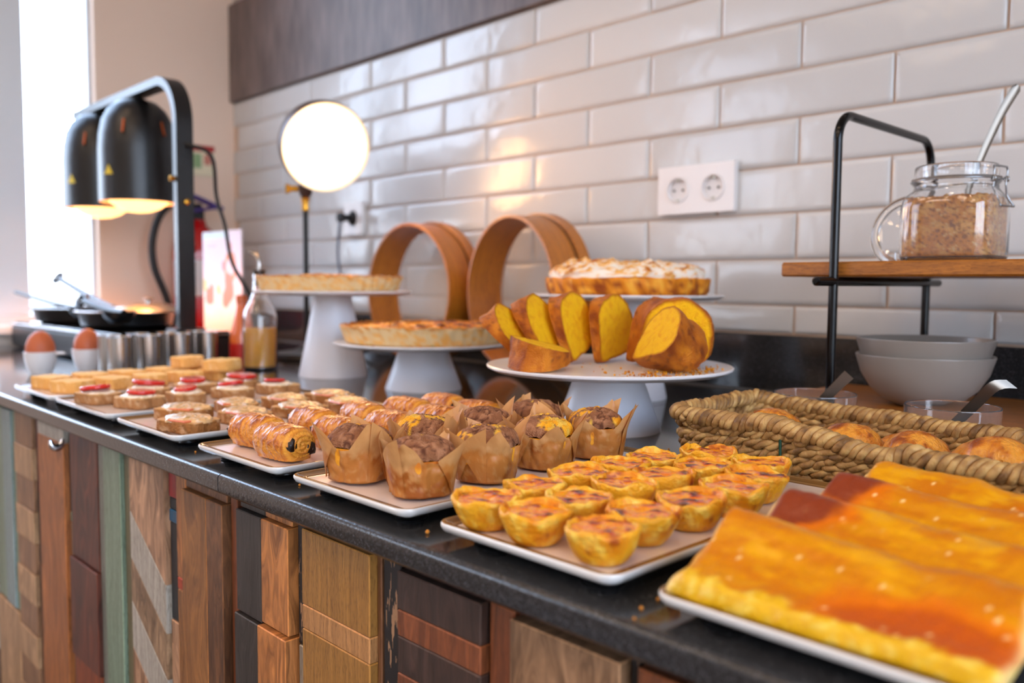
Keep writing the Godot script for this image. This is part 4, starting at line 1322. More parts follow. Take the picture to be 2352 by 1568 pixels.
func build_stands() -> void:
	stand("low white cake stand carrying the sliced ring cake", Vector3(0.475, K, 0.506), 0.0785)
	stand("tall white cake stand carrying the meringue pie", Vector3(0.300, K, 0.250), 0.161)
	stand("low white cake stand carrying the browned quiche in front of the drum sieve", Vector3(0.004, K, 0.424), 0.0785)
	stand("tall white cake stand carrying the pale quiche beside the oil bottle", Vector3(-0.272, K, 0.427), 0.161)
	quiche("quiche", "round golden quiche with browned top on the low stand", Vector3(0.008, K + 0.0787, 0.422), 0.142, 0.030, 3)
	quiche("quiche", "round thin pale quiche on the tall stand by the oil bottle", Vector3(-0.276, K + 0.1612, 0.430), 0.137, 0.028, 11)

	# meringue pie
	var pie := thing("meringue_pie", "round pie with golden crust and toasted white meringue on the tall stand", "pie", Vector3(0.300, K + 0.1612, 0.250))
	var r := 0.128
	var m := MB.new()
	m.grid(140, 8, func(u: float, vv: float):
		var a: float = u * TAU
		var q := int(round(vv * 8))
		var p := Vector3(cos(a), 0, sin(a))
		var rr: float = [r - 0.012, r - 0.006, r - 0.003, r - 0.001, r, r - 0.001, r - 0.003, r - 0.005, r - 0.02][q]
		var hh: float = [0.0, 0.0, 0.008, 0.016, 0.024, 0.027, 0.0265, 0.024, 0.024][q]
		var g := fb(p * 1.5 + Vector3(4, q * 0.3, 0), 3.0)
		m.col = lin(0.86, 0.52, 0.10).lerp(lin(0.56, 0.26, 0.06), sm(0.0, 0.35, g + (0.18 if q < 4 else -0.1))).lerp(lin(0.93, 0.66, 0.22), sm(0.1, 0.4, -g))
		return p * (rr + 0.0012 * cos(a * 36.0) + 0.002 * nz(p * 6.0 + Vector3(0, q, 0), 1.0)) + Vector3.UP * maxf(0.0, hh + 0.0018 * nz(p * 5.0 + Vector3(9, 0, 0), 1.0) * minf(1.0, q / 3.0)), true)
	part("pastry_case", m.done(), crust("pie_pastry", 0.08, 0.6), pie)
	var g2 := MB.new()
	var rm := 0.121
	g2.grid(170, 64, func(u: float, vv: float):
		var a: float = u * TAU
		var t9: float = vv * PI * 0.5
		var rr := rm * pow(sin(t9), 0.72)
		var p := Vector3(cos(a) * rr, 0, sin(a) * rr)
		var n1 := fb(p, 15.0)
		var n2 := fb(p + Vector3(7, 0, 0), 42.0)
		var bump := 1.0 - absf(fb(p + Vector3(2, 1, 0), 20.0)) * 2.6
		var rise := 0.0215 + 0.008 * n1 + 0.0085 * maxf(0.0, bump) + 0.0045 * n2 + 0.009 * exp(-pow((p - Vector3(-0.055, 0, 0.045)).length() / 0.024, 2.0))
		var y := 0.0240 + rise * pow(maxf(cos(t9), 0.0), 0.42)
		var pp := Vector3(p.x, y * 1.6, p.z)
		var side := fb(pp + Vector3(3, 0, 3), 30.0)
		var fine := fb(pp + Vector3(5, 0, 1), 85.0)
		var br := maxf(0.0, bump) * 0.30 * sm(0.030, 0.044, y + 0.006 * side) + 0.45 * side + 0.35 * fine
		g2.col = lin(0.95, 0.90, 0.83).lerp(lin(0.93, 0.70, 0.38), sm(0.04, 0.24, br)).lerp(lin(0.72, 0.40, 0.13), sm(0.26, 0.46, br))
		return p * (1.0 + 0.06 * side * sm(0.6, 0.95, vv)) + Vector3.UP * y, true)
	part("meringue", g2.along(Vector3.UP).done(false), crust("meringue", 0.05, 0.6, 14.0, 0.1), pie)

	# ring cake: the uncut piece, slices leaning in a row behind, one lying, one tipped over in front
	var top := K + 0.0787
	var c := Vector3(0.475, top, 0.506)
	var rg := Vector3(0.6955, 0, -0.7185)   # along the stand, to the basket side
	var tw := Vector3(0.7166, 0, 0.694)     # toward the counter edge
	var w0 := atan2(-0.7185, 0.6955)
	var t := thing("ring_cake", "large uncut piece of yellow ring cake with brown crust", "cake", c)
	ring_cake(t, w0 - 0.72, w0 + 0.36, 3)
	rest(t, top)
	var lab := ["yellow ring cake slice leaning against the uncut piece", "yellow ring cake slice, second from the uncut piece", "yellow ring cake slice, third from the uncut piece", "low leaning ring cake slice at the end of the row"]
	var S := [[0.012, -0.064, 0.16, 0.99], [-0.030, -0.054, 0.32, 0.96], [-0.068, -0.040, 0.50, 0.90], [-0.104, -0.018, 0.70, 0.82]]
	for k in 4:
		var q: Array = S[k]
		var s := thing("cake_slice", lab[k], "cake slice", c + rg * q[0] + tw * q[1])
		ring_cake(s, -0.15, 0.15, 20 + k * 7, 0.078)
		# outer crust away from the middle of the stand, cut face turned up toward the uncut piece
		var lean: float = q[2]
		var face := (rg * 0.86 + tw * (0.50 - 0.08 * k)).normalized()
		var n := (face * cos(lean) + Vector3.UP * sin(lean)).normalized()
		var rad := (-tw * 0.80 - rg * (0.10 + 0.22 * k))
		rad = (rad - n * rad.dot(n)).normalized()
		s.basis = Basis(rad, n.cross(rad), n).scaled_local(Vector3.ONE * q[3])
		rest(s, top)
	var lie := thing("cake_slice", "yellow ring cake slice lying on its cut face at the stand's rim", "cake slice", c - rg * 0.094 + tw * 0.030)
	ring_cake(lie, -0.15, 0.15, 61, 0.078)
	var ln := (Vector3.UP + rg * 0.10 + tw * 0.10).normalized()
	var lr := -rg * 0.92 + tw * 0.38
	lr = (lr - ln * lr.dot(ln)).normalized()
	lie.basis = Basis(lr, ln.cross(lr), ln).scaled_local(Vector3(0.82, 0.80, 0.95))
	rest(lie, top)
	var fr := thing("cake_slice", "thick yellow ring cake slice tipped over before the uncut piece", "cake slice", c + rg * 0.046 + tw * 0.090)
	ring_cake(fr, -0.24, 0.24, 73, 0.078)
	var fn := (-rg * 0.66 + Vector3.UP * 0.50 + tw * 0.56).normalized()
	var fx := rg * 0.86 + tw * 0.60 - Vector3.UP * 0.10
	fx = (fx - fn * fx.dot(fn)).normalized()
	fr.basis = Basis(fx, fn.cross(fx), fn).scaled_local(Vector3(0.78, 0.78, 0.95))
	rest(fr, top)
	# crumbs
	var cr := MB.new()
	var rr2 := RandomNumberGenerator.new()
	rr2.seed = 8
	for i in 330:
		var d := rr2.randf()
		var p := c + Vector3(0.105, 0, -0.02) + Vector3(rr2.randfn(0.0, 0.022), 0, rr2.randfn(0.0, 0.030))
		if i < 110:
			p = c + Vector3(0.105, 0, 0.055) + Vector3(rr2.randfn(0.0, 0.022), 0, rr2.randfn(0.0, 0.014))
		if i < 14:
			p = c + Vector3(rr2.randf_range(-0.06, 0.08), 0, rr2.randf_range(0.0, 0.08))
		if Vector2(p.x - c.x, p.z - c.z).length() > 0.138:
			continue
		var s := lerpf(0.0007, 0.0021, d * d)
		cr.col = lin(0.62, 0.33, 0.08).lerp(lin(0.90, 0.62, 0.12), rr2.randf())
		cr.box(p + Vector3(0, s * 0.5, 0), Vector3(s, s, s) * 1.4, s * 0.4, Basis(Vector3(rr2.randf(), rr2.randf(), 0.3).normalized(), rr2.randf() * 3.0))
	var co := solid("cake_crumbs", cr.done(false), crust("cake_crumb_bits", 0.02, 0.8), Vector3.ZERO)
	# a few crumbs that fell on the worktop between the plates
	var cc := MB.new()
	for p in [[0.6720, 0.9450, 0.0022], [0.8640, 0.9480, 0.0016], [0.4835, 0.9380, 0.0015], [0.6780, 0.9100, 0.0012], [0.8620, 0.9300, 0.0014], [0.2800, 0.9420, 0.0014], [0.6620, 0.6200, 0.0018], [0.6350, 0.5950, 0.0015], [0.6050, 0.5600, 0.0014], [0.3000, 0.6000, 0.0020], [0.3400, 0.5700, 0.0018], [0.8700, 0.9620, 0.0012]]:
		cc.col = lin(0.80, 0.52, 0.20)
		cc.box(Vector3(p[0], K + p[2] * 0.6, p[1]), Vector3.ONE * p[2] * 1.3, p[2] * 0.4, Basis(Vector3(0.3, 0.8, 0.5).normalized(), p[0] * 90.0))
	var c2 := solid("counter_crumbs", cc.done(false), crust("cake_crumb_bits", 0.02, 0.8), Vector3.ZERO)
	tag(c2, "few golden crumbs scattered on the black worktop", "crumbs")
	c2.set_meta("kind", "stuff")
	tag(co, "loose brown and yellow crumbs around the ring cake", "crumbs")
	co.set_meta("kind", "stuff")


# ---------------------------------------------------------------- glazed plates
func rr_loop(w: float, l: float, r: float, n := 7) -> Array:
	var out := []
	for q in [[1, 1, 0.0], [-1, 1, PI / 2], [-1, -1, PI], [1, -1, PI * 1.5]]:
		for k in n:
			var a: float = q[2] + PI / 2 * k / (n - 1)
			out.append(Vector2(q[0] * (w / 2 - r) + r * cos(a), q[1] * (l / 2 - r) + r * sin(a)))
	return out


func plate_mesh(w: float, l: float) -> ArrayMesh:
	var white := lin(0.86, 0.85, 0.83)
	var br := lin(0.46, 0.33, 0.18)
	var br2 := lin(0.62, 0.48, 0.30)
	var inn := lin(0.95, 0.90, 0.86)
	# inset, height, colour; a row is repeated where the glaze changes
	var rows := [[0.012, 0.0, white], [0.006, 0.0004, white], [0.0018, 0.0026, white], [0.0002, 0.0054, white], [0.0002, 0.0072, white], [0.0009, 0.0080, white], [0.0009, 0.0080, br2], [0.0018, 0.0083, br2], [0.0036, 0.0078, br], [0.0042, 0.0068, br], [0.0078, 0.0063, br], [0.0084, 0.0057, br2], [0.0108, 0.0055, br], [0.0116, 0.0051, br], [0.0118, 0.0050, inn], [0.02, 0.0050, inn], [0.05, 0.0050, inn]]
	var m := MB.new()
	var n := 28
	m.grid(n, rows.size() - 1, func(u: float, vv: float):
		var i := int(round(u * n)) % n
		var q: Array = rows[int(round(vv * (rows.size() - 1)))]
		var lp := rr_loop(w - 2 * q[0], l - 2 * q[0], maxf(0.0125 - q[0], 0.002))
		m.col = q[2]
		return Vector3(lp[i].x, q[1], lp[i].y), true)
	m.orient(0, Vector3(0, 0.004, 0))
	for top in [[inn, 0.1, 0.0050, Vector3.UP], [white, 0.024, 0.0, Vector3.DOWN]]:
		m.col = top[0]
		var pts := []
		for p in rr_loop(w - top[1], l - top[1], 0.002):
			pts.append(Vector3(p.x, top[2], p.y))
		m.poly(pts, top[3])
	return m.done(false)


func build_plates() -> void:
	var glaze := mat("speckled_glaze", Color.WHITE, {"vc": true, "rough": 0.14, "coat": 0.5, "coat_rough": 0.06, "bump": T.soft, "bump_cm": 0.02, "scale": 8.0})
	var rubber := mat("black_foot", Color(0.03, 0.03, 0.035), {"rough": 0.3})
	var foot := MB.new().lathe([Vector2(0.0001, 0.0), Vector2(0.0125, 0.0), Vector2(0.0135, 0.0012), Vector2(0.011, 0.0025), Vector2(0.0095, 0.0075), Vector2(0.0001, 0.0075)], 24).done()
	for q in [[0.955, 0.162, "cheesecake bars"], [0.7695, 0.158, "custard tarts"], [0.5755, 0.165, "muffins in paper"], [0.3870, 0.162, "chocolate pastries"], [0.1680, 0.172, "herbed open toasts"], [-0.0500, 0.206, "tomato toasts"], [-0.2640, 0.192, "plain yellow bread slices"]]:
		var t := thing("serving_plate", "long white plate with brown glazed rim under the " + q[2], "plate", Vector3(q[0], K, 0.798))
		part("dish", plate_mesh(q[1], 0.314), glaze, t, Vector3(0, 0.0071, 0))
		for sx in [-1, 1]:
			for sz in [-1, 1]:
				part("foot", foot, rubber, t, Vector3(sx * (q[1] / 2 - 0.030), 0, sz * 0.128))


# ---------------------------------------------------------------- custard tarts
func tart_meshes(seed_: int) -> Array:
	var R := 0.0240
	var H := 0.0215
	var m := MB.new()
	var prof := [Vector2(0.0, 0.0), Vector2(0.50, 0.0), Vector2(0.60, 0.03), Vector2(0.70, 0.14), Vector2(0.79, 0.30), Vector2(0.87, 0.48), Vector2(0.935, 0.66), Vector2(0.985, 0.82), Vector2(1.01, 0.92), Vector2(1.01, 0.99), Vector2(0.985, 1.04), Vector2(0.94, 1.055), Vector2(0.90, 1.02), Vector2(0.87, 0.96), Vector2(0.845, 0.88), Vector2(0.81, 0.78)]
	m.grid(72, 15, func(u: float, vv: float):
		var a: float = u * TAU
		var q: int = int(round(vv * 15))
		var d := Vector3(cos(a), 0, sin(a))
		var pr: Vector2 = prof[q]
		var up := sm(0.35, 1.0, pr.y)
		var wob := nz(d * 0.8 + Vector3(seed_ * 3.0, 0, 0), 1.0) * 0.07 + nz(d * 2.2 + Vector3(0, seed_ * 2.0, 0), 1.0) * 0.035
		var lift := nz(d * 0.9 + Vector3(0, 0, seed_ * 4.0), 1.0) * 0.13 + nz(d * 2.6 + Vector3(seed_, 5, 0), 1.0) * 0.055
		var lay := 0.010 * sin(pr.y * 30.0 + a * 1.0 + seed_ + 2.0 * nz(d * 2.0, 1.0)) * sm(0.15, 0.4, pr.y)
		var rr := R * (pr.x * (1.0 + wob * up) + lay)
		var hh := H * (pr.y + lift * up * up)
		var p := d * rr + Vector3.UP * maxf(hh, 0.0)
		var g := fb(p + Vector3(seed_, 0, 0), 95.0)
		var g2 := fb(p + Vector3(0, seed_, 0), 45.0)
		p += d * 0.0006 * g
		m.col = lin(0.91, 0.63, 0.13).lerp(lin(0.95, 0.76, 0.31), sm(0.0, 0.35, g)).lerp(lin(0.86, 0.51, 0.07), sm(0.0, 0.35, g2)).lerp(lin(0.62, 0.28, 0.06), sm(0.36, 0.52, g2 + g * 0.3))
		return p, true)
	var f := MB.new()
	f.grid(56, 18, func(u: float, vv: float):
		var a: float = u * TAU
		var rr: float = vv * R * 0.90
		var p := Vector3(cos(a) * rr, 0, sin(a) * rr)
		var n1 := fb(p + Vector3(seed_ * 2.0, 0, 0), 52.0)
		var n2 := fb(p + Vector3(0, 0, seed_), 130.0)
		var y := H * (0.89 + 0.05 * sin(vv * PI) + 0.10 * n1 + 0.03 * n2 + 0.03 * sm(0.75, 1.0, vv))
		f.col = lin(0.96, 0.62, 0.08).lerp(lin(0.93, 0.50, 0.05), sm(-0.1, 0.2, n2)).lerp(lin(0.76, 0.27, 0.06), sm(0.05, 0.20, n1 + 0.25 * n2)).lerp(lin(0.36, 0.10, 0.06), sm(0.27, 0.38, n1 + 0.3 * n2))
		return p + Vector3.UP * y, true)
	return [m.done(), f.along(Vector3.UP).done(false)]


func build_tarts() -> void:
	var shell := crust("tart_shell", 0.11, 0.48, 26.0, 0.12, "fine", 0.15)
	var custard := crust("tart_custard", 0.015, 0.16, 22.0, 0.15, "fine", 0.7)
	var kinds := []
	for k in 8:
		kinds.append(tart_meshes(k + 2))
	var P := [[0.7195, 0.931, 1, 0], [0.7660, 0.931, 1, 1], [0.8195, 0.928, 1, 2], [0.8120, 0.8795, 2, 2], [0.7130, 0.8770, 2, 0], [0.7600, 0.8815, 2, 1], [0.8150, 0.8290, 3, 2], [0.7570, 0.8290, 3, 1], [0.7120, 0.8270, 3, 0], [0.8170, 0.7780, 4, 2], [0.7110, 0.7760, 4, 0], [0.7570, 0.7790, 4, 1], [0.7110, 0.7290, 5, 0], [0.7600, 0.7300, 5, 1], [0.8070, 0.7300, 5, 2], [0.7360, 0.6850, 6, 0], [0.7850, 0.6850, 6, 1]]
	var ord := ["", "first", "second", "third", "fourth", "fifth", "sixth"]
	var r := RandomNumberGenerator.new()
	r.seed = 12
	for i in P.size():
		var q: Array = P[i]
		var side: String = ["on the muffin side", "in the middle", "on the cheesecake side"][q[3]]
		if q[2] == 6:
			side = ["on the muffin side", "on the cheesecake side"][q[3]]
		var t := thing("custard_tart", "custard tart in flaky pastry, %s row from the counter edge, %s" % [ord[q[2]], side], "tart", Vector3(q[0], PLATE, q[1]), r.randf() * TAU, "custard tarts on the plate")
		t.scale = Vector3.ONE * r.randf_range(0.97, 1.03)
		var ms: Array = kinds[i % 8]
		part("pastry_shell", ms[0], shell, t)
		part("custard", ms[1], custard, t)
		t.basis = Basis(Vector3(0.7, 0, -0.7), r.randf_range(-0.01, 0.07)) * Basis(Vector3(0.7, 0, 0.7), r.randf_range(-0.05, 0.05)) * t.basis
		rest(t, PLATE)


# ---------------------------------------------------------------- muffins in folded paper
func muffin_meshes(seed_: int, marbled: float) -> Array:
	var r := RandomNumberGenerator.new()
	r.seed = seed_
	var R := 0.0258
	var corner := []
	for k in 4:
		corner.append([k * PI / 2 + PI / 4 + r.randf_range(-0.14, 0.14), r.randf_range(0.6, 1.15), r.randf_range(0.8, 1.3)])
	var fold := []
	for k in 4:
		fold.append(k * PI / 2 + r.randf_range(-0.2, 0.2))
	var h0 := 0.0285
	var paper := MB.new()
	var NV := 22
	paper.grid(128, NV, func(u: float, vv: float):
		var a: float = u * TAU
		var pk := 0.0
		var fl := 0.0
		for c in corner:
			var d := absf(wrapf(a - c[0], -PI, PI))
			var s := maxf(0.0, 1.0 - d / 0.50)
			pk += pow(s, 1.15) * c[1]
			fl += pow(s, 1.5) * c[2]
		var toph: float = h0 + 0.0205 * pk + 0.002 * nz(Vector3(cos(a), sin(a), seed_), 2.0)
		var sq := 1.0 + 0.055 * cos(4.0 * a) * -1.0
		var crease := 0.0
		for q in fold:
			var d2 := wrapf(a - q, -PI, PI)
			crease += 0.0021 * exp(-pow(d2 / 0.10, 2.0)) - 0.0016 * exp(-pow((d2 - 0.22) / 0.12, 2.0))
		if vv < 0.12:
			var q2 := vv / 0.12
			return Vector3(cos(a), 0, sin(a)) * (R * 0.90 * sq * q2) + Vector3.UP * (0.0004 + 0.0012 * q2 * q2)
		var t := (vv - 0.12) / 0.88
		var y := 0.0016 + (toph - 0.0016) * t
		var rr: float = R * sq * (0.90 + 0.14 * sm(0.0, 0.03, y)) + crease * sm(0.003, 0.03, y)
		var over := maxf(0.0, y - 0.026)
		rr += over * (0.34 * fl + 0.10) + 0.0010 * nz(Vector3(cos(a) * 2.0, y * 60.0, sin(a) * 2.0 + seed_), 1.5)
		return Vector3(cos(a) * rr, y, sin(a) * rr), true)
	paper.orient(0, Vector3(0, 0.018, 0))
	# overlapping folds of the sheet
	for k in 3:
		var a0: float = corner[k][0] + r.randf_range(-0.2, 0.3)
		var wdt := r.randf_range(0.75, 1.05)
		var dirn := 1.0 if r.randf() < 0.5 else -1.0
		var tilt := r.randf_range(0.010, 0.022)
		var st := paper.ix.size()
		paper.grid(16, 12, func(u: float, vv: float):
			var w2 := u * wdt * (0.25 + 0.75 * vv)
			var a: float = a0 + dirn * w2
			var sq := 1.0 - 0.055 * cos(4.0 * a)
			var toph = h0 + 0.006 + 0.016 * (1.0 - u) * corner[k][1] - tilt * 0.25 * u
			var y = 0.0035 + (toph - 0.0035) * vv
			var rr: float = R * sq * (0.90 + 0.14 * sm(0.0, 0.03, y)) + 0.0012 + 0.0010 * u + maxf(0.0, y - 0.026) * (0.28 * corner[k][2] * (1.0 - u) + 0.12)
			return Vector3(cos(a) * rr, y, sin(a) * rr))
		paper.orient(st, Vector3(0, 0.018, 0))
	for i in paper.v.size():
		var p: Vector3 = paper.v[i]
		var g := fb(p + Vector3(seed_, 0, 0), 30.0)
		var fine := fb(p + Vector3(0, seed_, 0), 140.0)
		# butter soaks the sheet where it touches the dough; the soaked edge is ragged
		var grease := 1.0 - sm(0.024, 0.029, p.y + 0.010 * g + 0.003 * fine)
		paper.c[i] = lin(0.80, 0.58, 0.35).lerp(lin(0.76, 0.48, 0.21), grease).lerp(lin(0.66, 0.36, 0.12), sm(0.10, 0.34, g) * grease).lerp(lin(0.84, 0.64, 0.41), 0.4 * sm(0.1, 0.4, fine))
	var top := MB.new()
	top.grid(72, 26, func(u: float, vv: float):
		var a: float = u * TAU
		var sq := 1.0 - 0.05 * cos(4.0 * a)
		var ph: float = vv * PI * 0.5
		var p := Vector3(cos(a) * sin(ph) * R * 0.985 * sq, 0.0, sin(a) * sin(ph) * R * 0.985 * sq)
		var dome := 0.0300 + 0.0150 * pow(cos(ph), 0.80)
		var q3 := p + Vector3(seed_ * 1.7, 0, seed_)
		var n1 := fb(q3, 36.0)
		var crack := 1.0 - absf(fb(q3 + Vector3(3, 0, 1), 55.0)) * 4.0
		dome += 0.0034 * n1 - 0.0016 * maxf(0.0, crack) + 0.0008 * fb(q3, 160.0)
		var sw := fb(q3 + Vector3(0.03 * n1, 0, 0.05 * n1), 26.0) + 0.16 * nz(q3, 70.0)
		var cocoa := lin(0.56, 0.36, 0.24).lerp(lin(0.68, 0.47, 0.33), sm(-0.1, 0.3, fb(q3, 150.0))).lerp(lin(0.36, 0.20, 0.12), sm(0.6, 0.95, crack))
		var yel := lin(0.95, 0.66, 0.12).lerp(lin(0.93, 0.74, 0.30), sm(0.0, 0.3, fb(q3, 120.0)))
		top.col = cocoa.lerp(yel, sm(0.10, 0.17, sw + marbled))
		return Vector3(p.x, dome, p.z), true)
	# the wall of the muffin inside its paper
	var wall := MB.new()
	wall.grid(64, 8, func(u: float, vv: float):
		var a: float = u * TAU
		var sq := 1.0 - 0.05 * cos(4.0 * a)
		var y: float = 0.0020 + vv * 0.027
		var rr: float = R * sq * (0.86 + 0.125 * sm(0.0, 0.028, y))
		var p := Vector3(cos(a) * rr, y, sin(a) * rr)
		wall.col = lin(0.92, 0.62, 0.16).lerp(lin(0.76, 0.42, 0.10), sm(0.0, 0.3, fb(p + Vector3(seed_, 0, 0), 60.0)))
		return p, true)
	return [paper.done(false), top.along(Vector3.UP).done(false), wall.done()]


func build_muffins() -> void:
	var pm := mat("greased_baking_paper", Color.WHITE, {"vc": true, "rough": 0.42, "back": Color(0.62, 0.55, 0.46), "bump": T.soft, "bump_cm": 0.05, "scale": 24.0})
	var tm := crust("muffin_top", 0.13, 0.75, 30.0, 0.0, "grain")
	var wm := crust("muffin_wall", 0.05, 0.7, 20.0)
	var P := [[0.5430, 0.9150, -0.10, 0.3], [0.6170, 0.9080, -0.30, 1.2], [0.6160, 0.8370, 0.06, 0.4], [0.5380, 0.8420, 0.0, 2.2], [0.5350, 0.7660, -0.28, 0.9], [0.6140, 0.7640, 0.08, 5.0], [0.5340, 0.6950, -0.12, 0.2], [0.6130, 0.6920, -0.02, 4.1]]
	for i in P.size():
		var q: Array = P[i]
		var ms := muffin_meshes(31 + i * 5, q[2])
		var row: String = ["first", "first", "second", "second", "third", "third", "fourth", "fourth"][i]
		var t := thing("muffin", "%s muffin in baking paper, %s from the counter edge beside the %s" % ["cocoa topped" if q[2] < -0.05 else "cocoa marbled", row, "chocolate pastries" if q[0] < 0.57 else "custard tarts"], "muffin", Vector3(q[0], PLATE, q[1]), q[3], "muffins on the plate")
		t.scale = Vector3.ONE * 1.06
		part("baking_paper", ms[0], pm, t)
		part("muffin_top", ms[1], tm, t)
		part("muffin_side", ms[2], wm, t)


# ---------------------------------------------------------------- chocolate pastries
func pastry_meshes(seed_: int) -> Array:
	var L := 0.060
	var W := 0.0400
	var H := 0.0335
	var m := MB.new()
	m.grid(88, 80, func(u: float, vv: float):
		var a: float = u * TAU
		var s: float = vv * 2.0 - 1.0
		var sa := absf(s)
		# long body, then a domed end that winds into a coil
		var body := minf(sa / 0.70, 1.0)
		var endk := clampf((sa - 0.70) / 0.30, 0.0, 1.0)
		var rad := sqrt(maxf(0.0, 1.0 - 0.16 * pow(body, 3.0))) * (1.0 - endk)
		var x := signf(s) * ((L / 2 - 0.007) * body + 0.007 * (1.0 - pow(1.0 - minf(endk * 1.6, 1.0), 2.0)))
		var ca := cos(a)
		var cz := sin(a)
		var p := Vector3(x, H * 0.5 + signf(ca) * pow(absf(ca), 0.9) * H * 0.5 * rad, signf(cz) * pow(absf(cz), 0.88) * W * 0.5 * rad)
		if p.y < 0.005:
			p.y = lerpf(p.y, 0.0012, 0.6)
		var out := Vector3(0, ca, cz)
		var d := p + Vector3(seed_ * 0.7, 0, seed_ * 0.3)
		# thin leaves of dough lie round the roll as uneven overlapping edges
		var fl := nz(Vector3(d.x * 150.0 + a, a * 1.6, seed_), 1.0)
		var leaf := fb(Vector3(d.x * 2.6, d.y, d.z), 60.0)
		var n1 := fb(d, 85.0)
		if endk <= 0.0:
			p += out * (0.0004 * fl + 0.0012 * leaf + 0.0008 * n1)
			var g := 0.70 * leaf + 0.60 * n1 + 0.06 * fl + 0.12 * ca
			m.col = lin(0.86, 0.56, 0.20).lerp(lin(0.76, 0.42, 0.12), sm(-0.15, 0.20, g)).lerp(lin(0.56, 0.26, 0.08), sm(0.18, 0.6, g))
		else:
			var turn := rad * 4.2 + a / TAU + 0.18 * nz(d, 90.0)
			var spi := sin(turn * TAU)
			p.x += signf(s) * 0.0011 * spi * sm(0.0, 0.25, endk) * sm(0.0, 0.15, rad + 0.05)
			m.col = lin(0.92, 0.64, 0.24).lerp(lin(0.84, 0.52, 0.16), sm(-0.3, 0.6, spi + n1))
		p.y = maxf(p.y, 0.0006)
		return p, true)
	var ch := []
	for sd in [1.0, -1.0]:
		for k in [-1.0, 1.0]:
			var c := MB.new()
			var base := Vector3(sd * (L / 2 - 0.012), H * (0.46 + 0.07 * k), k * W * 0.25)
			var tip := Vector3(sd * (L / 2 + 0.0002), base.y, base.z + k * 0.0005)
			c.tube([base, base.lerp(tip, 0.5), base.lerp(tip, 0.85), base.lerp(tip, 0.97), tip], [0.0050, 0.0054, 0.0052, 0.0042, 0.0010], 11)
			for i in c.v.size():
				c.v[i] += Vector3(0.6 * sd, 1.0, 1.0) * 0.0016 * nz(c.v[i] + Vector3(seed_, k, 0), 190.0)
				c.v[i].y = base.y + (c.v[i].y - base.y) * 1.25
			ch.append(c.done())
	return [m.done(), ch]


func build_pastries() -> void:
	var pm := crust("pastry_crust", 0.11, 0.36, 34.0, 0.0, "fine", 0.45)
	var cm := mat("dark_chocolate", Color(0.11, 0.05, 0.035), {"rough": 0.35})
	var kinds := []
	for k in 5:
		kinds.append(pastry_meshes(k * 3 + 1))
	var P := [[0.4240, 0.9200, 0.10], [0.3500, 0.9080, 0.16], [0.4230, 0.8560, 0.22], [0.3490, 0.8420, 0.02], [0.4220, 0.7930, 0.12], [0.3480, 0.7780, -0.06], [0.4230, 0.7320, 0.02], [0.3480, 0.7180, 0.15], [0.4220, 0.6740, 0.10], [0.3480, 0.6640, 0.05]]
	var ord := ["first", "second", "third", "fourth", "fifth"]
	for i in P.size():
		var q: Array = P[i]
		var t := thing("chocolate_pastry", "flaky chocolate pastry, %s from the counter edge in the row beside the %s" % [ord[i / 2], "muffins" if i % 2 == 0 else "herbed toasts"], "pastry", Vector3(q[0], PLATE, q[1]), q[2], "chocolate pastries on the plate")
		var ms: Array = kinds[(i * 2) % 5]
		part("dough_roll", ms[0], pm, t)
		for c in ms[1]:
			part("chocolate_stick", c, cm, t)


# ---------------------------------------------------------------- slices of bread and open toasts
func slice_mesh(w: float, l: float, h: float, seed_: int, crust_c: Color, crumb_c: Color, seeds: float) -> ArrayMesh:
	var m := MB.new()
	var rows := [[0.0, 0.0], [0.90, 0.0], [0.985, 0.06], [1.0, 0.25], [0.995, 0.6], [1.0, 0.88], [0.985, 0.97], [0.96, 1.0], [0.955, 1.0], [0.6, 1.0], [0.3, 1.0], [0.0, 1.0]]
	m.grid(60, rows.size() - 1, func(u: float, vv: float):
		var a: float = u * TAU
		var q: Array = rows[int(round(vv * (rows.size() - 1)))]
		var ca := cos(a)
		var sa := sin(a)
		var sq := 1.0 / pow(pow(absf(ca), 4.0) + pow(absf(sa), 4.0), 0.25)
		var d := Vector3(ca * sq * w / 2, 0, sa * sq * l / 2)
		d *= 1.0 + 0.10 * nz(Vector3(ca, sa, seed_), 1.1) + 0.03 * nz(Vector3(ca, sa, seed_ + 7.0), 3.5)
		var p = d * q[0] + Vector3.UP * h * q[1]
		var g := fb(p + Vector3(seed_, 0, 0), 90.0)
		var g2 := fb(p + Vector3(0, seed_, 0), 240.0)
		p += Vector3(d.x, 0, d.z).normalized() * (0.0012 * g) * sm(0.5, 1.0, q[0]) + Vector3.UP * 0.0011 * g * q[1]
		p.y = maxf(p.y, 0.0)
		var top := sm(0.955, 0.99, q[1])
		m.col = crust_c.lerp(crumb_c, top).lerp(crust_c.darkened(0.45), sm(0.22, 0.45, g2 + g * 0.3) * seeds).lerp(crumb_c.lightened(0.15), sm(0.1, 0.4, -g) * 0.5)
		return p, true)
	return m.done()


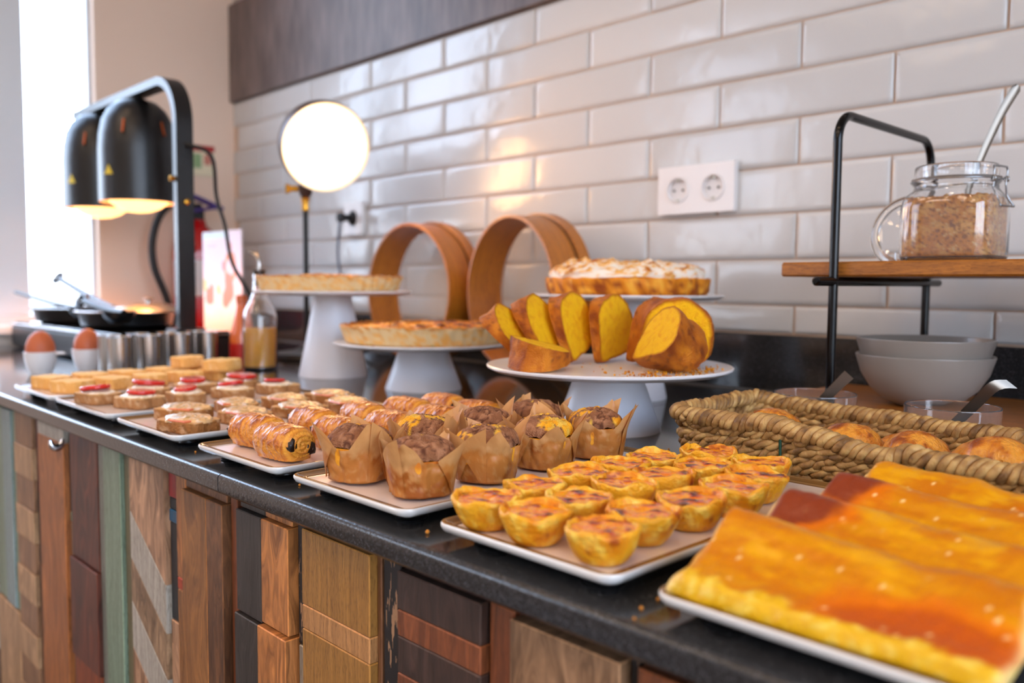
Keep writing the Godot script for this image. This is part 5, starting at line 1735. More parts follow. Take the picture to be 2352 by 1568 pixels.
func topping_mesh(w: float, l: float, h: float, seed_: int, base: Color, fleck: Color, amount: float) -> ArrayMesh:
	var m := MB.new()
	m.grid(54, 14, func(u: float, vv: float):
		var a: float = u * TAU
		var s: float = sin(vv * PI * 0.5)
		var d := Vector3(cos(a) * w / 2, 0, sin(a) * l / 2) * (1.0 + 0.09 * nz(Vector3(cos(a), sin(a), seed_), 1.5))
		var p := d * s
		var g := fb(p + Vector3(seed_, 0, 0), 75.0)
		var g2 := fb(p + Vector3(0, 0, seed_), 200.0)
		var y := h * (0.75 + 0.25 * cos(vv * PI)) * (1.0 - pow(vv, 8.0)) + 0.0018 * g + 0.0009 * g2
		m.col = base.lerp(base.lightened(0.3), sm(0.0, 0.4, g)).lerp(fleck, sm(0.12, 0.3, g2 + 0.4 * g) * amount)
		return Vector3(p.x, maxf(y, 0.0) - 0.0012 * pow(vv, 6.0), p.z), true)
	return m.along(Vector3.UP).done(false)


func build_toasts() -> void:
	var bm := crust("toast_bread", 0.14, 0.75, 22.0, 0.0, "pores")
	var tm := crust("toast_topping", 0.07, 0.34, 18.0, 0.0, "fine", 0.25)
	var ord := ["first", "second", "third", "fourth", "fifth"]
	# herbed toasts on whole-grain bread
	var sl := []
	var tp := []
	for k in 4:
		sl.append(slice_mesh(0.066, 0.048, 0.0135, 5 + k, lin(0.62, 0.40, 0.20), lin(0.82, 0.62, 0.38), 0.7))
		tp.append(topping_mesh(0.062, 0.046, 0.0065, 3 + k, lin(0.86, 0.68, 0.46), lin(0.52, 0.44, 0.20), 0.7))
	var P := [[0.2130, 0.9200, 0.25], [0.1260, 0.8870, 0.5], [0.2040, 0.8480, 0.15], [0.1230, 0.8180, -0.2], [0.2060, 0.7760, 0.3], [0.1260, 0.7500, 0.1], [0.2080, 0.7080, -0.1], [0.1280, 0.6850, 0.2]]
	for i in P.size():
		var q: Array = P[i]
		var t := thing("herbed_toast", "brown toast with herbed topping, %s from the counter edge beside the %s" % [ord[i / 2], "chocolate pastries" if i % 2 == 0 else "tomato toasts"], "toast", Vector3(q[0], PLATE, q[1]), q[2], "herbed toasts on the plate")
		part("bread_slice", sl[i % 4], bm, t)
		part("melted_topping", tp[i % 4], tm, t, Vector3(0.002, 0.0128, 0.001))
		part("ham_edge", MB.new().box(Vector3.ZERO, Vector3(0.030, 0.0022, 0.012), 0.001).done(), mat("ham", Color(0.86, 0.46, 0.30), {"rough": 0.4}), t, Vector3(0.010, 0.0143, 0.0185))
	# tomato toasts
	var s2 := []
	var t2 := []
	for k in 3:
		s2.append(slice_mesh(0.060, 0.046, 0.0145, 25 + k, lin(0.66, 0.46, 0.28), lin(0.86, 0.70, 0.48), 0.5))
		t2.append(topping_mesh(0.050, 0.040, 0.0050, 33 + k, lin(0.93, 0.86, 0.76), lin(0.60, 0.60, 0.30), 0.35))
	var tom := MB.new()
	tom.grid(44, 8, func(u: float, vv: float):
		var a: float = u * TAU
		var q: Array = [[0.0, 0.0], [0.94, 0.0], [1.0, 0.0018], [1.0, 0.0045], [0.95, 0.0062], [0.88, 0.0064], [0.6, 0.0066], [0.3, 0.0062], [0.0, 0.0066]][int(round(vv * 8))]
		var d := Vector3(cos(a) * 0.0225, 0, sin(a) * 0.0195)
		var n := fb(d * q[0], 120.0)
		tom.col = lin(0.78, 0.16, 0.12).lerp(lin(0.92, 0.52, 0.40), sm(-0.1, 0.25, n) if q[0] < 0.9 and q[1] > 0.005 else 0.0)
		return d * q[0] + Vector3.UP * (q[1] + 0.0006 * n), true)
	var tmesh := tom.done()
	var red := crust("tomato_slice", 0.02, 0.18, 20.0, 0.1, "fine", 0.6)
	var Q := [[-0.0830, 0.9180, 0.2], [-0.0060, 0.8930, 0.4], [-0.0900, 0.8480, 0.1], [-0.0080, 0.8280, -0.1], [-0.0960, 0.7780, 0.3], [-0.0100, 0.7600, 0.2], [-0.1000, 0.7060, 0.0], [-0.0120, 0.6880, 0.25]]
	for i in Q.size():
		var q: Array = Q[i]
		var t := thing("tomato_toast", "brown toast with cream cheese and tomato, %s from the counter edge beside the %s" % [ord[i / 2], "herbed toasts" if i % 2 == 1 else "yellow bread"], "toast", Vector3(q[0], PLATE, q[1]), q[2], "tomato toasts on the plate")
		part("bread_slice", s2[i % 3], bm, t)
		part("cream_cheese", t2[i % 3], tm, t, Vector3(0, 0.0138, 0))
		var o := part("tomato_slice", tmesh, red, t, Vector3(0.006 * sin(i * 2.3), 0.0180, 0.004 * cos(i * 1.7)))
		o.rotation = Vector3(0.10 * sin(i * 3.1), i * 0.7, 0.14 * cos(i * 1.9))
		o.scale = Vector3.ONE * [0.95, 0.80, 1.0, 0.72, 0.9, 0.84, 1.0, 0.76][i]
	# plain slices of yellow bread
	var s3 := []
	for k in 3:
		s3.append(slice_mesh(0.056, 0.046, 0.0185, 45 + k, lin(0.90, 0.66, 0.36), lin(0.95, 0.76, 0.46), 0.12))
	var Y := [[-0.3020, 0.9150, 0.3], [-0.2220, 0.9080, 0.5], [-0.3120, 0.8560, 0.1], [-0.2300, 0.8500, 0.3], [-0.3160, 0.7950, 0.4], [-0.2360, 0.7900, 0.0], [-0.3200, 0.7350, 0.2], [-0.2400, 0.7300, 0.3], [-0.3240, 0.6800, 0.1], [-0.2440, 0.6760, 0.4]]
	for i in Y.size():
		var q: Array = Y[i]
		var o := solid("bread_slice", s3[i % 3], bm, Vector3(q[0], PLATE, q[1]))
		o.rotation.y = q[2]
		tag(o, "thick pale yellow bread slice, %s from the counter edge beside the %s" % [ord[i / 2], "egg cups" if i % 2 == 0 else "tomato toasts"], "bread", "yellow bread slices on the plate")
	for i in 2:
		var o := solid("bread_slice", s3[i], bm, Vector3(-0.300 + 0.09 * i, PLATE + 0.0192, 0.700 - 0.02 * i))
		o.rotation = Vector3(0.04, 0.5 * i, 0.03)
		tag(o, "pale yellow bread slice stacked on the others, %s" % ["nearer the beakers", "nearer the tomato toasts"][i], "bread", "yellow bread slices on the plate")


# ---------------------------------------------------------------- cheesecake bars
func build_cake_slabs() -> void:
	var cm := crust("cheesecake_skin", 0.06, 0.36, 16.0, 0.0, "fine", 0.12)
	var names := ["at the counter edge, browned at its far end", "second from the counter edge, with a dark browned corner", "third from the counter edge, with a dark browned corner", "beside the basket"]
	var zs := [0.9120, 0.8450, 0.7800, 0.7160]
	for i in 4:
		var t := thing("cheesecake_bar", "long golden cheesecake bar " + names[i], "cake", Vector3(0.9620, PLATE, zs[i]), [0.02, 0.05, 0.03, 0.0][i], "cheesecake bars on the plate")
		var m := MB.new()
		var L := 0.160
		# cross-section in (z, y): cut front, low shoulder, then a crest on the wall side that overhangs the next bar's shoulder
		var cs := [Vector2(0.033, 0.0), Vector2(0.0365, 0.003), Vector2(0.0365, 0.008), Vector2(0.0345, 0.0125), Vector2(0.029, 0.0150), Vector2(0.021, 0.0170), Vector2(0.011, 0.0215), Vector2(0.000, 0.0285), Vector2(-0.009, 0.0348), Vector2(-0.017, 0.0378), Vector2(-0.0235, 0.0365), Vector2(-0.028, 0.031), Vector2(-0.0300, 0.023), Vector2(-0.0300, 0.010), Vector2(-0.028, 0.0)]
		var at := func(s: float, f: float) -> Vector3:
			var k := mini(int(f), cs.size() - 2)
			var q: Vector2 = cs[k].cubic_interpolate(cs[k + 1], cs[maxi(k - 1, 0)], cs[mini(k + 2, cs.size() - 1)], f - k)
			var e := sm(0.88, 1.0, absf(s))
			var sag := 1.06 - 0.20 * sm(-1.0, 0.3, s) + 0.08 * nz(Vector3(s * 1.8, i * 3.0, 0), 1.0)
			var x := s * L / 2 * (1.0 + 0.035 * nz(Vector3(q.x * 45.0, q.y * 45.0, i + signf(s)), 1.0) * e)
			var y := q.y * sag * (1.0 - 0.22 * pow(e, 2.5))
			return Vector3(x, y, q.x * (1.0 - 0.06 * e))
		m.grid(96, 70, func(u: float, vv: float):
			var s: float = u * 2.0 - 1.0
			var f: float = vv * (cs.size() - 1)
			var p: Vector3 = at.call(s, f)
			var qy := p.y
			var pq := p + Vector3(i * 0.37, 0, i * 0.11)
			var n1 := fb(pq, 26.0)
			p.y += (0.0014 * n1 + 0.0006 * fb(pq, 90.0)) * sm(0.0, 0.02, qy)
			p.z += 0.0014 * fb(pq + Vector3(1, 0, 0), 45.0) * (1.0 - sm(0.02, 0.026, qy))
			var skin := sm(3.4, 4.1, f + 1.1 * fb(pq, 60.0)) * (1.0 - sm(12.2, 12.8, f))
			var crumb := lin(0.86, 0.66, 0.10).lerp(lin(0.90, 0.76, 0.30), sm(0.0, 0.35, fb(pq, 110.0)))
			var gold := lin(0.82, 0.53, 0.0).lerp(lin(0.78, 0.45, 0.0), sm(-0.2, 0.3, fb(Vector3(pq.x * 0.30, pq.y, pq.z), 60.0))).lerp(lin(0.86, 0.60, 0.05), sm(0.1, 0.4, fb(Vector3(pq.x * 0.4, pq.y, pq.z + 3.0), 45.0)))
			var spot_x: float = [0.55, -0.80, -0.84, 0.3][i]
			var spot_z: float = [0.024, -0.012, -0.012, 0.02][i]
			var size: float = [0.55, 0.36, 0.34, 0.08][i]
			var d := Vector2((s - spot_x) / size, (p.z - spot_z) / 0.020).length() + 0.35 * n1
			gold = gold.lerp(lin(0.84, 0.42, 0.03), 1.0 - sm(0.85, 1.5, d)).lerp(lin(0.52, 0.21, 0.09) if i in [1, 2] else lin(0.74, 0.33, 0.05), 1.0 - sm(0.68, 0.95, d))
			gold = gold.lerp(lin(0.97, 0.84, 0.55), sm(0.52, 0.60, fb(pq + Vector3(3, 3, 0), 150.0)))
			m.col = crumb.lerp(gold, skin).lerp(lin(0.95, 0.82, 0.55), sm(0.94, 0.99, absf(s) + 0.03 * n1) * 0.8)
			return p)
		m.orient(0, Vector3(0, 0.014, 0))
		for sd in [-1.0, 1.0]:
			var st := m.ix.size()
			m.grid(70, 5, func(u: float, vv: float):
				var p: Vector3 = at.call(sd, u * (cs.size() - 1)).lerp(Vector3(sd * (L / 2 + 0.001), 0.012, 0.0), vv)
				m.col = lin(0.95, 0.82, 0.52).lerp(lin(0.93, 0.72, 0.24), sm(0.0, 0.3, fb(p + Vector3(i, 0, 0), 80.0)))
				return p)
			m.orient(st, Vector3.ZERO, Vector3(sd, 0, 0))
		part("cake", m.done(false), cm, t)

# ---------------------------------------------------------------- woven basket with rolls
func rim_height(x: float, near: float) -> float:
	var a := [[0.66, -0.089], [0.72, -0.0905], [0.76, -0.0875], [0.803, -0.0935], [0.834, -0.099], [0.863, -0.103], [0.887, -0.0985], [0.92, -0.1015], [0.96, -0.0995], [1.03, -0.094], [1.09, -0.089]]
	var b := [[0.655, -0.088], [0.69, -0.0925], [0.74, -0.0945], [0.80, -0.0965], [0.87, -0.099], [0.93, -0.101], [1.03, -0.094], [1.09, -0.089]]
	var f := func(l: Array) -> float:
		for i in l.size() - 1:
			if x <= l[i + 1][0]:
				var k := clampf((x - l[i][0]) / (l[i + 1][0] - l[i][0]), 0.0, 1.0)
				return lerpf(l[i][1], l[i + 1][1], k * k * (3.0 - 2.0 * k))
		return l[l.size() - 1][1]
	return 1.045 + lerpf(f.call(b), f.call(a), near) - K


func basket_loop(hx: float, hz: float, frac: float, n: int, wave: float, ph: float) -> Array:
	var c := Vector3(0.872, 0, 0.544)
	var per := []
	var corner := 0.022
	var total := 4.0 * (hx + hz) - 8.0 * corner + TAU * corner
	for i in n:
		var s := total * i / n
		var p := Vector3.ZERO
		var sides := [2.0 * (hx - corner), PI / 2 * corner, 2.0 * (hz - corner), PI / 2 * corner, 2.0 * (hx - corner), PI / 2 * corner, 2.0 * (hz - corner), PI / 2 * corner]
		var k := 0
		while k < 7 and s > sides[k]:
			s -= sides[k]
			k += 1
		var q := s / corner
		match k:
			0: p = Vector3(-hx + corner + s, 0, hz)
			1: p = Vector3(hx - corner + corner * sin(q), 0, hz - corner + corner * cos(q))
			2: p = Vector3(hx, 0, hz - corner - s)
			3: p = Vector3(hx - corner + corner * cos(q), 0, -hz + corner - corner * sin(q))
			4: p = Vector3(hx - corner - s, 0, -hz)
			5: p = Vector3(-hx + corner - corner * sin(q), 0, -hz + corner - corner * cos(q))
			6: p = Vector3(-hx, 0, -hz + corner + s)
			7: p = Vector3(-hx + corner - corner * cos(q), 0, hz - corner + corner * sin(q))
		var near := sm(-hz, hz, p.z)
		var h := rim_height(c.x + p.x, near)
		p += c
		p.y = K + h * frac + wave * nz(p * 1.0 + Vector3(0, ph, 0), 26.0) + wave * 0.6 * nz(p + Vector3(0, ph * 2.0, 0), 60.0)
		per.append(p)
	return per


func rope(path: Array, r: float, pitch: float, plies: int, sides: int, spread: float, seed_: int) -> ArrayMesh:
	var m := MB.new()
	var n := path.size()
	var acc := 0.0
	var at := []
	for i in n:
		at.append(acc)
		acc += (path[(i + 1) % n] - path[i]).length()
	var turns := roundf(acc / pitch)
	for k in plies:
		var pts := []
		var rad := []
		for i in n:
			var t: Vector3 = (path[(i + 1) % n] - path[(i + n - 1) % n]).normalized()
			var side := t.cross(Vector3.UP).normalized()
			var up := side.cross(t)
			var a: float = TAU * (turns * at[i] / acc + float(k) / plies)
			pts.append(path[i] + (side * cos(a) + up * sin(a)) * spread)
			rad.append(r * (1.0 + 0.22 * nz(path[i] + Vector3(k, seed_, 0), 75.0)))
		var b := m.v.size()
		m.tube(pts, rad, sides, true)
		for i in range(b, m.v.size()):
			var g := fb(m.v[i] + Vector3(seed_, k, 0), 55.0)
			m.c[i] = lin(0.62, 0.46, 0.25).lerp(lin(0.76, 0.61, 0.37), sm(0.0, 0.4, g)).lerp(lin(0.42, 0.29, 0.14), sm(0.05, 0.45, -g))
	return m.done(false)


func build_basket() -> void:
	var straw := mat("seagrass", Color.WHITE, {"vc": true, "rough": 0.62, "bump": T.fine, "bump_cm": 0.04, "scale": Vector3(60, 25, 60)})
	var t := thing("bread_basket", "rectangular woven seagrass basket with braided rim holding bread rolls", "basket", Vector3.ZERO)
	for j in 5:
		var fr := 0.150 + j * 0.158
		var path := basket_loop(0.212 + 0.0014 * j, 0.076 + 0.0012 * j, fr, 700, 0.0030, j * 3.7)
		part("rope", rope(path, 0.0031, 0.0330, 3, 8, 0.0030, j), straw, t)
	var rim := basket_loop(0.2195, 0.0825, 0.955, 1500, 0.0015, 50.0)
	part("braided_rim", rope(rim, 0.0038, 0.0210, 3, 8, 0.0052, 40), straw, t)
	# upright wrapping strands that tie the ropes together
	var r := RandomNumberGenerator.new()
	r.seed = 17
	var lp := basket_loop(0.2175, 0.0815, 0.0, 240, 0.0, 0.0)
	for i in range(0, 240, 11):
		var st := MB.new()
		var k := i + r.randi_range(-2, 2)
		var p: Vector3 = lp[posmod(k, 240)]
		var q: Vector3 = lp[posmod(k + 2, 240)]
		var inw := (Vector3(0.872, K, 0.544) - p)
		inw.y = 0.0
		var near := sm(-0.07, 0.07, p.z - 0.544)
		var h := rim_height(p.x, near)
		var pts := []
		for s in 13:
			var f := s / 12.0
			pts.append(p.lerp(q, f) + Vector3(0, 0.003 + f * (h - 0.003), 0) - inw.normalized() * (0.0004 + 0.0014 * sin(f * PI * 6.0)))
		st.tube(pts, 0.0022, 7)
		for v in st.v.size():
			st.c[v] = lin(0.56, 0.41, 0.21).lerp(lin(0.70, 0.54, 0.31), fb(st.v[v], 60.0) * 0.5 + 0.5)
		part("upright_wrap", st.done(false), straw, t)
	var green := mat("green_tie", Color(0.04, 0.24, 0.17), {"rough": 0.4})
	for x in [0.772, 0.895]:
		var h := rim_height(x, 1.0)
		part("green_tie", MB.new().tube([Vector3(x, K + 0.010, 0.6275), Vector3(x + 0.0005, K + h * 0.5, 0.6285), Vector3(x, K + h - 0.008, 0.6290)], 0.0013, 7).done(), green, t)
	var bt := MB.new()
	bt.col = lin(0.58, 0.42, 0.22)
	bt.box(Vector3(0.872, K + 0.003, 0.544), Vector3(0.418, 0.005, 0.146), 0.002)
	part("woven_bottom", bt.done(), straw, t)
	# rolls
	var rm := crust("roll_crust", 0.16, 0.40, 30.0, 0.0, "fine", 0.4)
	var P := [[0.708, 0.527, 0.2, 0.052], [0.720, 0.578, 0.8, 0.040], [0.775, 0.520, 1.4, 0.037], [0.803, 0.556, 0.5, 0.0515], [0.862, 0.560, 1.1, 0.0525], [0.835, 0.505, 0.3, 0.040], [0.925, 0.556, 0.1, 0.0555], [0.900, 0.503, 0.9, 0.042], [0.985, 0.535, 0.7, 0.050], [1.040, 0.545, 0.2, 0.046]]
	for i in P.size():
		var q: Array = P[i]
		var m := MB.new()
		var hx := 0.031
		var hz := 0.0255
		m.grid(60, 34, func(u: float, vv: float):
			var a: float = u * TAU
			var ph := vv * PI
			var p := Vector3(cos(a) * sin(ph) * hx, 0.5 + 0.5 * cos(ph), sin(a) * sin(ph) * hz)
			p.y = p.y * q[3]
			if p.y < 0.006:
				p.y = p.y * 0.3 + 0.004
			var d := p + Vector3(i * 0.31, 0, 0)
			var rid := sin(p.x * 330.0 + p.z * 120.0 + 3.2 * nz(d, 38.0))
			var n1 := fb(d, 55.0)
			p += Vector3(p.x / hx, 0.6, p.z / hz) * (0.0016 * n1 + 0.0010 * rid * sin(ph))
			var g := n1 + 0.16 * rid + 0.5 * fb(d, 140.0)
			m.col = lin(0.88, 0.58, 0.19).lerp(lin(0.78, 0.44, 0.10), sm(-0.2, 0.25, g)).lerp(lin(0.56, 0.26, 0.06), sm(0.22, 0.55, g))
			return p, true)
		var o := solid("bread_roll", m.done(), rm, Vector3(q[0], K + 0.0015, q[1]))
		o.rotation.y = q[2]
		tag(o, "glossy golden bread roll in the basket, %s counting from the cake stand end" % ["first", "second", "third", "fourth", "fifth", "sixth", "seventh", "eighth", "ninth", "tenth"][i], "bread roll", "rolls in the basket")


# ---------------------------------------------------------------- shelf rack, jar, bowls and dishes
func build_rack() -> void:
	var oak := mat("oiled_oak", Color(0.80, 0.50, 0.17), {"rough": 0.42, "tex": T.oak_along, "scale": 2.4, "world": true, "bump": T.oak_along, "bump_cm": 0.02})
	var iron := mat("black_gloss_iron", Color(0.018, 0.018, 0.022), {"rough": 0.16, "spec": 0.38})
	var t := thing("buffet_rack", "two tier buffet rack of oak boards on black bent rod frames", "rack", Vector3(0.69, K, 0.0))
	var zf := 0.362
	var zb := 0.080
	for x in [0.0, 0.70]:
		var top := 0.376
		var cr := 0.032
		var path := [Vector3(x, 0.0, zf), Vector3(x, 0.15, zf), Vector3(x, 0.30, zf)]
		path += arc(Vector3(x, top - cr, zf - cr), Vector3(0, 0, 1), Vector3.UP, cr, 0.0, PI / 2, 9)
		path += arc(Vector3(x, top - cr, zb + cr), Vector3.UP, Vector3(0, 0, -1), cr, 0.0, PI / 2, 9)
		path += [Vector3(x, 0.30, zb), Vector3(x, 0.15, zb), Vector3(x, 0.0, zb)]
		part("rod_frame", MB.new().tube(path, 0.0053, 16).done(), iron, t)
		for y in [0.1835, 0.0055]:
			var fz := 0.408 if y > 0.1 else 0.360
			part("cross_bar", MB.new().tube([Vector3(x + 0.0, y, fz), Vector3(x, y, fz - 0.004), Vector3(x, y, 0.2), Vector3(x, y, 0.036), Vector3(x, y, 0.032)], [0.003, 0.0055, 0.0055, 0.0055, 0.003], 14).done(), iron, t)
	part("upper_board", boxm(Vector3(0.85, 0.0175, 0.288), 0.0022), oak, t, Vector3(0.353, 0.1980, 0.208))
	part("lower_board", boxm(Vector3(0.92, 0.0175, 0.318), 0.0022), oak, t, Vector3(0.330, 0.0200, 0.201))

	# stacked bowls
	var grey := mat("grey_stoneware", Color(0.59, 0.555, 0.52), {"rough": 0.30, "bump": T.soft, "bump_cm": 0.03, "scale": 10.0})
	var bowl := MB.new().lathe([Vector2(0.0001, 0.0), Vector2(0.030, 0.0), Vector2(0.033, 0.002), Vector2(0.047, 0.0085), Vector2(0.062, 0.022), Vector2(0.0735, 0.041), Vector2(0.080, 0.0625), Vector2(0.0795, 0.0642), Vector2(0.0775, 0.0635), Vector2(0.0705, 0.042), Vector2(0.059, 0.0245), Vector2(0.045, 0.012), Vector2(0.0001, 0.006)], 64).done()
	for k in 2:
		var o := solid("bowl", bowl, grey, Vector3(0.7365, K + 0.0292 + 0.0205 * k, 0.205))
		tag(o, ["grey stoneware bowl on the lower oak board, under another bowl", "grey stoneware bowl nested in the bowl below it"][k], "bowl", "stacked grey bowls")

	# glass dishes with spreaders
	var clear := mat("clear_glass", Color.WHITE)
	var prof := [Vector2(0.0001, 0.0), Vector2(0.038, 0.0), Vector2(0.0425, 0.003), Vector2(0.0435, 0.010), Vector2(0.0445, 0.058), Vector2(0.0438, 0.0595), Vector2(0.0428, 0.058), Vector2(0.0415, 0.011), Vector2(0.038, 0.0065), Vector2(0.0001, 0.005)]
	var dish := MB.new().lathe(prof, 64).done()
	var jam := mat("amber_jam", Color(0.78, 0.46, 0.10), {"rough": 0.25, "bump": T.fine, "bump_cm": 0.1, "scale": 20.0})
	var steel := mat("tarnished_steel", Color(0.46, 0.42, 0.38), {"metal": 1.0, "rough": 0.28})
	var D := [[0.6985, 0.4165, "clear glass dish before the black rack post", Vector3(0.031, 0.081, -0.016), Vector3(-0.024, 0.012, 0.012)], [0.8400, 0.4090, "clear glass dish before the grey bowls", Vector3(0.036, 0.082, -0.006), Vector3(-0.022, 0.010, 0.010)]]
	for k in 2:
		var q: Array = D[k]
		var o := thing("glass_dish", q[2], "dish", Vector3(q[0], K, q[1]))
		part("glass", dish, clear, o)
		part("jam_remnant", MB.new().grid(40, 8, func(u: float, vv: float):
			var p := Vector3(cos(u * TAU), 0, sin(u * TAU)) * 0.034 * vv
			return p + Vector3(0, 0.0056 + 0.004 * (1.0 - vv) * (0.6 + fb(p + Vector3(k, 0, 0), 50.0)), 0), true).along(Vector3.UP).done(false), jam, o)
		var sp := thing("spreader", ["flat steel spreader with a bent tip in the dish by the rack post", "flat steel spreader with a hooked end in the dish by the bowls"][k], "utensil", Vector3(q[0], K, q[1]))
		var a: Vector3 = q[3]
		var b: Vector3 = q[4]
		var wv := (a - b).cross(Vector3(0.7166, 0, 0.694)).normalized()
		wv = (a - b).normalized().cross(Vector3(0.6, 0.2, 0.8)).normalized()
		var ln := [b, b.lerp(a, 0.35) + Vector3(0, -0.001, 0), b.lerp(a, 0.75), a]
		if k == 1:
			ln.append(a + Vector3(0.012, 0.002, -0.010))
		ln = smooth_path(ln, 4)
		var mm := MB.new()
		var th := (a - b).normalized().cross(wv) * 0.0007
		for sgn in [1.0, -1.0]:
			var st := mm.ix.size()
			mm.grid(ln.size() - 1, 2, func(u: float, vv: float):
				var i := int(round(u * (ln.size() - 1)))
				return ln[i] + wv * (vv - 0.5) * (0.0085 + 0.004 * u) + th * sgn)
			mm.orient(st, Vector3.ZERO, th * sgn)
		part("blade", mm.done(false), steel, sp)

	# preserving jar of granola with its lid swung open
	var J := Vector3(0.7657, K + 0.20675, 0.205)
	var jar := thing("clip_jar", "square-shouldered glass clip jar full of golden granola on the oak shelf", "jar", J)
	var sup := func(a: float, r: float, k: float) -> Vector3:
		var ca := cos(a)
		var sa := sin(a)
		var d := pow(pow(absf(ca), k) + pow(absf(sa), k), 1.0 / k)
		return Vector3(ca, 0, sa) * (r / d)
	var jp := [[0.0, 0.0, 4.0], [0.050, 0.0, 4.0], [0.0555, 0.0025, 4.0], [0.0580, 0.008, 4.0], [0.0585, 0.040, 4.0], [0.0585, 0.066, 4.0], [0.0572, 0.076, 3.6], [0.0540, 0.083, 2.8], [0.0505, 0.088, 2.2], [0.0500, 0.093, 2.0], [0.0520, 0.095, 2.0], [0.0530, 0.0975, 2.0], [0.0520, 0.100, 2.0], [0.0500, 0.102, 2.0], [0.0500, 0.115, 2.0], [0.0490, 0.117, 2.0], [0.0472, 0.1165, 2.0], [0.0465, 0.110, 2.0], [0.0465, 0.092, 2.0], [0.0482, 0.087, 2.2], [0.0515, 0.0815, 2.8], [0.0545, 0.0750, 3.6], [0.0555, 0.066, 4.0], [0.0555, 0.040, 4.0], [0.0550, 0.010, 4.0], [0.052, 0.006, 4.0], [0.0, 0.005, 4.0]]
	var gm := MB.new()
	gm.grid(72, jp.size() - 1, func(u: float, vv: float):
		var q: Array = jp[int(round(vv * (jp.size() - 1)))]
		return sup.call(u * TAU + 0.35, q[0], q[2]) + Vector3(0, q[1], 0), true)
	part("glass_body", gm.done(), clear, jar)
	part("rubber_seal", MB.new().lathe([Vector2(0.0502, 0.0995), Vector2(0.0535, 0.0998), Vector2(0.0535, 0.1018), Vector2(0.0502, 0.1020)], 60).done(), mat("grey_seal", Color(0.42, 0.38, 0.35), {"rough": 0.5}), jar)
	var wire := mat("steel_wire", Color(0.62, 0.62, 0.62), {"metal": 1.0, "rough": 0.25})
	part("neck_wire", MB.new().tube(arc(Vector3(0, 0.0985, 0), Vector3.RIGHT, Vector3.BACK, 0.0538, 0.0, TAU, 60), 0.0011, 7).done(false), wire, jar)
	# granola: settled fine part below, clumps above
	var gr := MB.new()
	gr.grid(150, 60, func(u: float, vv: float):
		var a: float = u * TAU + 0.35
		var p: Vector3
		if vv < 0.7:
			var f := vv / 0.7
			var h := 0.0056 + f * 0.0715
			var w: float = lerpf(lerpf(0.051, 0.0549, sm(0.0, 0.06, f)), 0.0530, sm(0.9, 1.0, f))
			p = sup.call(a, w, 4.0) + Vector3(0, h, 0)
			var n0 := fb(p, 130.0)
			p -= Vector3(cos(a), 0, sin(a)) * maxf(0.0, 0.0011 - 0.0022 * n0) * sm(0.12, 0.45, f)
		else:
			var f2 := (vv - 0.7) / 0.3
			p = sup.call(a, 0.0530 * (1.0 - f2), lerpf(4.0, 2.0, f2)) + Vector3(0, 0.0771, 0)
			var d := p - Vector3(-0.022, 0, 0.018)
			p.y += 0.007 * fb(p, 60.0) * sm(0.0, 0.15, f2) + 0.012 * exp(-pow(d.length() / 0.018, 2.0)) + 0.003 * fb(p + Vector3(2, 0, 0), 160.0) * sm(0.0, 0.1, f2)
		var n1 := fb(p, 170.0)
		var n2 := fb(p + Vector3(4, 0, 0), 55.0)
		gr.col = lin(0.86, 0.56, 0.20).lerp(lin(0.92, 0.68, 0.34), sm(0.0, 0.35, n2)).lerp(lin(0.58, 0.32, 0.10), sm(0.08, 0.4, n1)).lerp(lin(0.94, 0.80, 0.54), sm(0.35, 0.5, -n1))
		return p, true)
	gr.orient(0, Vector3(0, 0.04, 0))
	var g0 := gr.ix.size()
	gr.grid(60, 1, func(u: float, vv: float): return sup.call(u * TAU + 0.35, 0.0505 * (1.0 - vv), 4.0) + Vector3(0, 0.0056, 0), true)
	gr.orient(g0, Vector3.ZERO, Vector3.DOWN)
	var go := solid("granola", gr.done(false), crust("granola_oats", 0.12, 0.8, 26.0, 0.0, "grain"), J)
	tag(go, "crumbly golden granola heaped inside the clip jar", "granola")
	jar.scale = Vector3(0.92, 1.0, 0.92)
	go.scale = Vector3(0.92, 1.0, 0.92)
	# lid hanging open beside the jar
	var lid := Node3D.new()
	lid.name = "lid"
	jar.add_child(lid)
	var rgt := Vector3(0.6955, 0, -0.7185)
	lid.position = -rgt * 0.050 + Vector3(0.7166, 0, 0.694) * -0.026 + Vector3(0, 0.038, 0)
	var ax := (-rgt * 0.66 + Vector3(0.7166, 0, 0.694) * 0.62 + Vector3(0, 0.30, 0)).normalized()
	lid.basis = Basis(Quaternion(Vector3.UP, ax))
	part("lid_glass", MB.new().lathe([Vector2(0.0001, 0.0), Vector2(0.030, 0.001), Vector2(0.036, 0.003), Vector2(0.040, 0.0), Vector2(0.0445, 0.0), Vector2(0.046, 0.003), Vector2(0.045, 0.007), Vector2(0.040, 0.009), Vector2(0.034, 0.0085), Vector2(0.030, 0.006), Vector2(0.0001, 0.005)], 56).done(), clear, lid)
	part("lid_wire", MB.new().tube(arc(Vector3(0, 0.0045, 0), Vector3.RIGHT, Vector3.BACK, 0.0468, 0.0, TAU, 52), 0.0011, 7).done(false), wire, lid)
	var hinge := smooth_path([-rgt * 0.075 + Vector3(0, 0.012, 0.004), -rgt * 0.073 + Vector3(0.0, 0.0025, 0.006), -rgt * 0.060 + Vector3(0, 0.0022, 0.006), -rgt * 0.056 + Vector3(0, 0.012, 0.004)], 5)
	part("hinge_loop", MB.new().tube(hinge, 0.0011, 7).done(), wire, jar)
	# clip on the side that faces the camera's right
	var o0 := rgt * 0.026 + Vector3(0.7166, 0, 0.694) * 0.0475
	var along := (rgt * 0.80 - Vector3(0.7166, 0, 0.694) * 0.42).normalized()
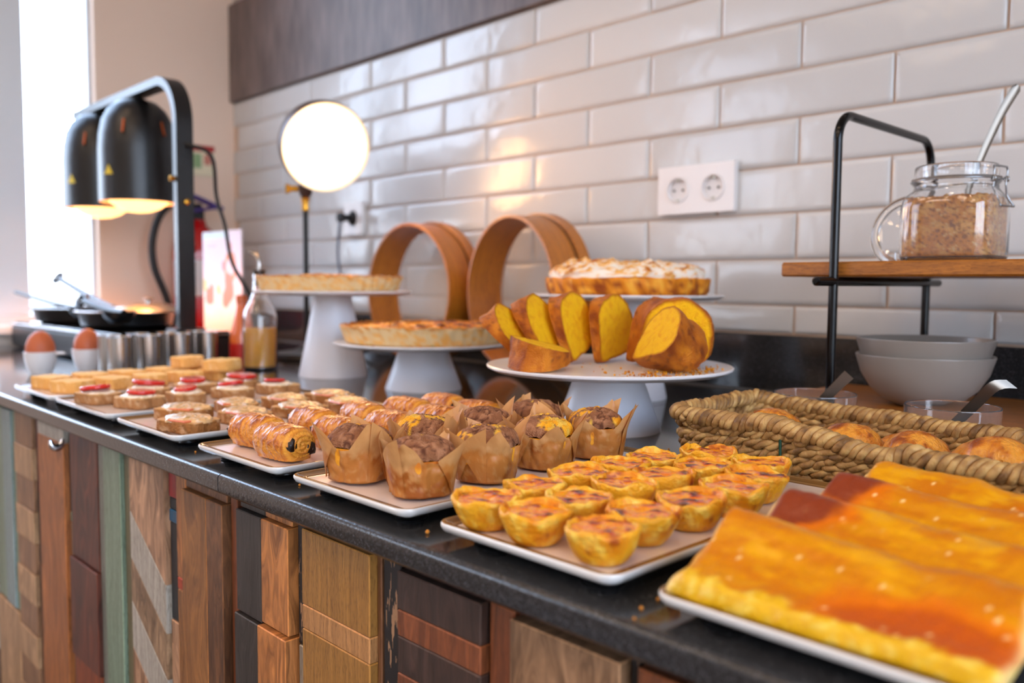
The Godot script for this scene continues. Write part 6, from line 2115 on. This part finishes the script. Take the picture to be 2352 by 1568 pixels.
	for s in [-1.0, 1.0]:
		var e: Vector3 = o0 + along * 0.0135 * (s + 0.6)
		var clip := smooth_path([e + Vector3(0, 0.112, 0), e + Vector3(0, 0.107, 0) + along * 0.0015, e + Vector3(0, 0.098, 0), e + Vector3(0, 0.092, 0) - along * 0.001 * s, e + Vector3(0, 0.088, 0), e + Vector3(0, 0.078, 0) + along * 0.003, e + Vector3(0, 0.066, 0) + along * 0.008 + (o0.normalized() * 0.006)], 4)
		part("clip_wire", MB.new().tube(clip, 0.0013, 8).done(), wire, jar)
		part("clip_coil", MB.new().tube(arc(e + Vector3(0, 0.098, 0), Vector3.UP, o0.normalized(), 0.003, 0.0, TAU * 0.98, 14), 0.0013, 7).done(), wire, jar)
	var e1: Vector3 = o0 + along * 0.0135 * -0.4
	var e2: Vector3 = o0 + along * 0.0135 * 1.6
	part("clip_bar", MB.new().tube([e1 + Vector3(0, 0.112, 0), e1.lerp(e2, 0.5) + Vector3(0, 0.1125, 0), e2 + Vector3(0, 0.112, 0)], 0.0013, 8).done(), wire, jar)
	part("clip_bar", MB.new().tube([e1 + Vector3(0, 0.066, 0) + along * 0.008 + o0.normalized() * 0.006, e2 + Vector3(0, 0.066, 0) + along * 0.008 + o0.normalized() * 0.006, e2 + Vector3(0, 0.067, 0) + along * 0.0085 + o0.normalized() * 0.006], 0.0013, 8).done(), wire, jar)
	# spoon standing in the granola
	var spn := thing("long_spoon", "steel spoon standing in the granola jar", "spoon", J)
	var sp0 := rgt * 0.008 + Vector3(0, 0.060, 0)
	var line := smooth_path([sp0, rgt * 0.018 + Vector3(0, 0.095, 0), rgt * 0.032 + Vector3(0, 0.135, 0), rgt * 0.052 + Vector3(0, 0.182, 0), rgt * 0.070 + Vector3(0, 0.214, 0)], 5)
	var sm2 := MB.new()
	var nrm := Vector3(0.7166, 0, 0.694)
	for sg in [1.0, -1.0]:
		var st := sm2.ix.size()
		sm2.grid(line.size() - 1, 4, func(u: float, vv: float):
			var i := int(round(u * (line.size() - 1)))
			var td: Vector3 = (line[mini(i + 1, line.size() - 1)] - line[maxi(i - 1, 0)]).normalized()
			var wd := td.cross(nrm).normalized()
			var hw := lerpf(0.0030, 0.0062, u) * (1.0 - sm(0.96, 1.0, u) * 0.5)
			return line[i] + wd * (vv - 0.5) * 2.0 * hw + nrm * sg * 0.0008 * (1.0 - pow(absf(vv - 0.5) * 2.0, 3.0)))
		sm2.orient(st, Vector3.ZERO, nrm * sg)
	part("handle", sm2.done(false), steel, spn)
	part("spoon_bowl", MB.new().lathe([Vector2(0.0001, -0.006), Vector2(0.008, -0.004), Vector2(0.011, 0.0), Vector2(0.0105, 0.001), Vector2(0.0075, -0.003), Vector2(0.0001, -0.005)], 24).done(), steel, spn, sp0 + Vector3(-0.003, 0.002, 0))
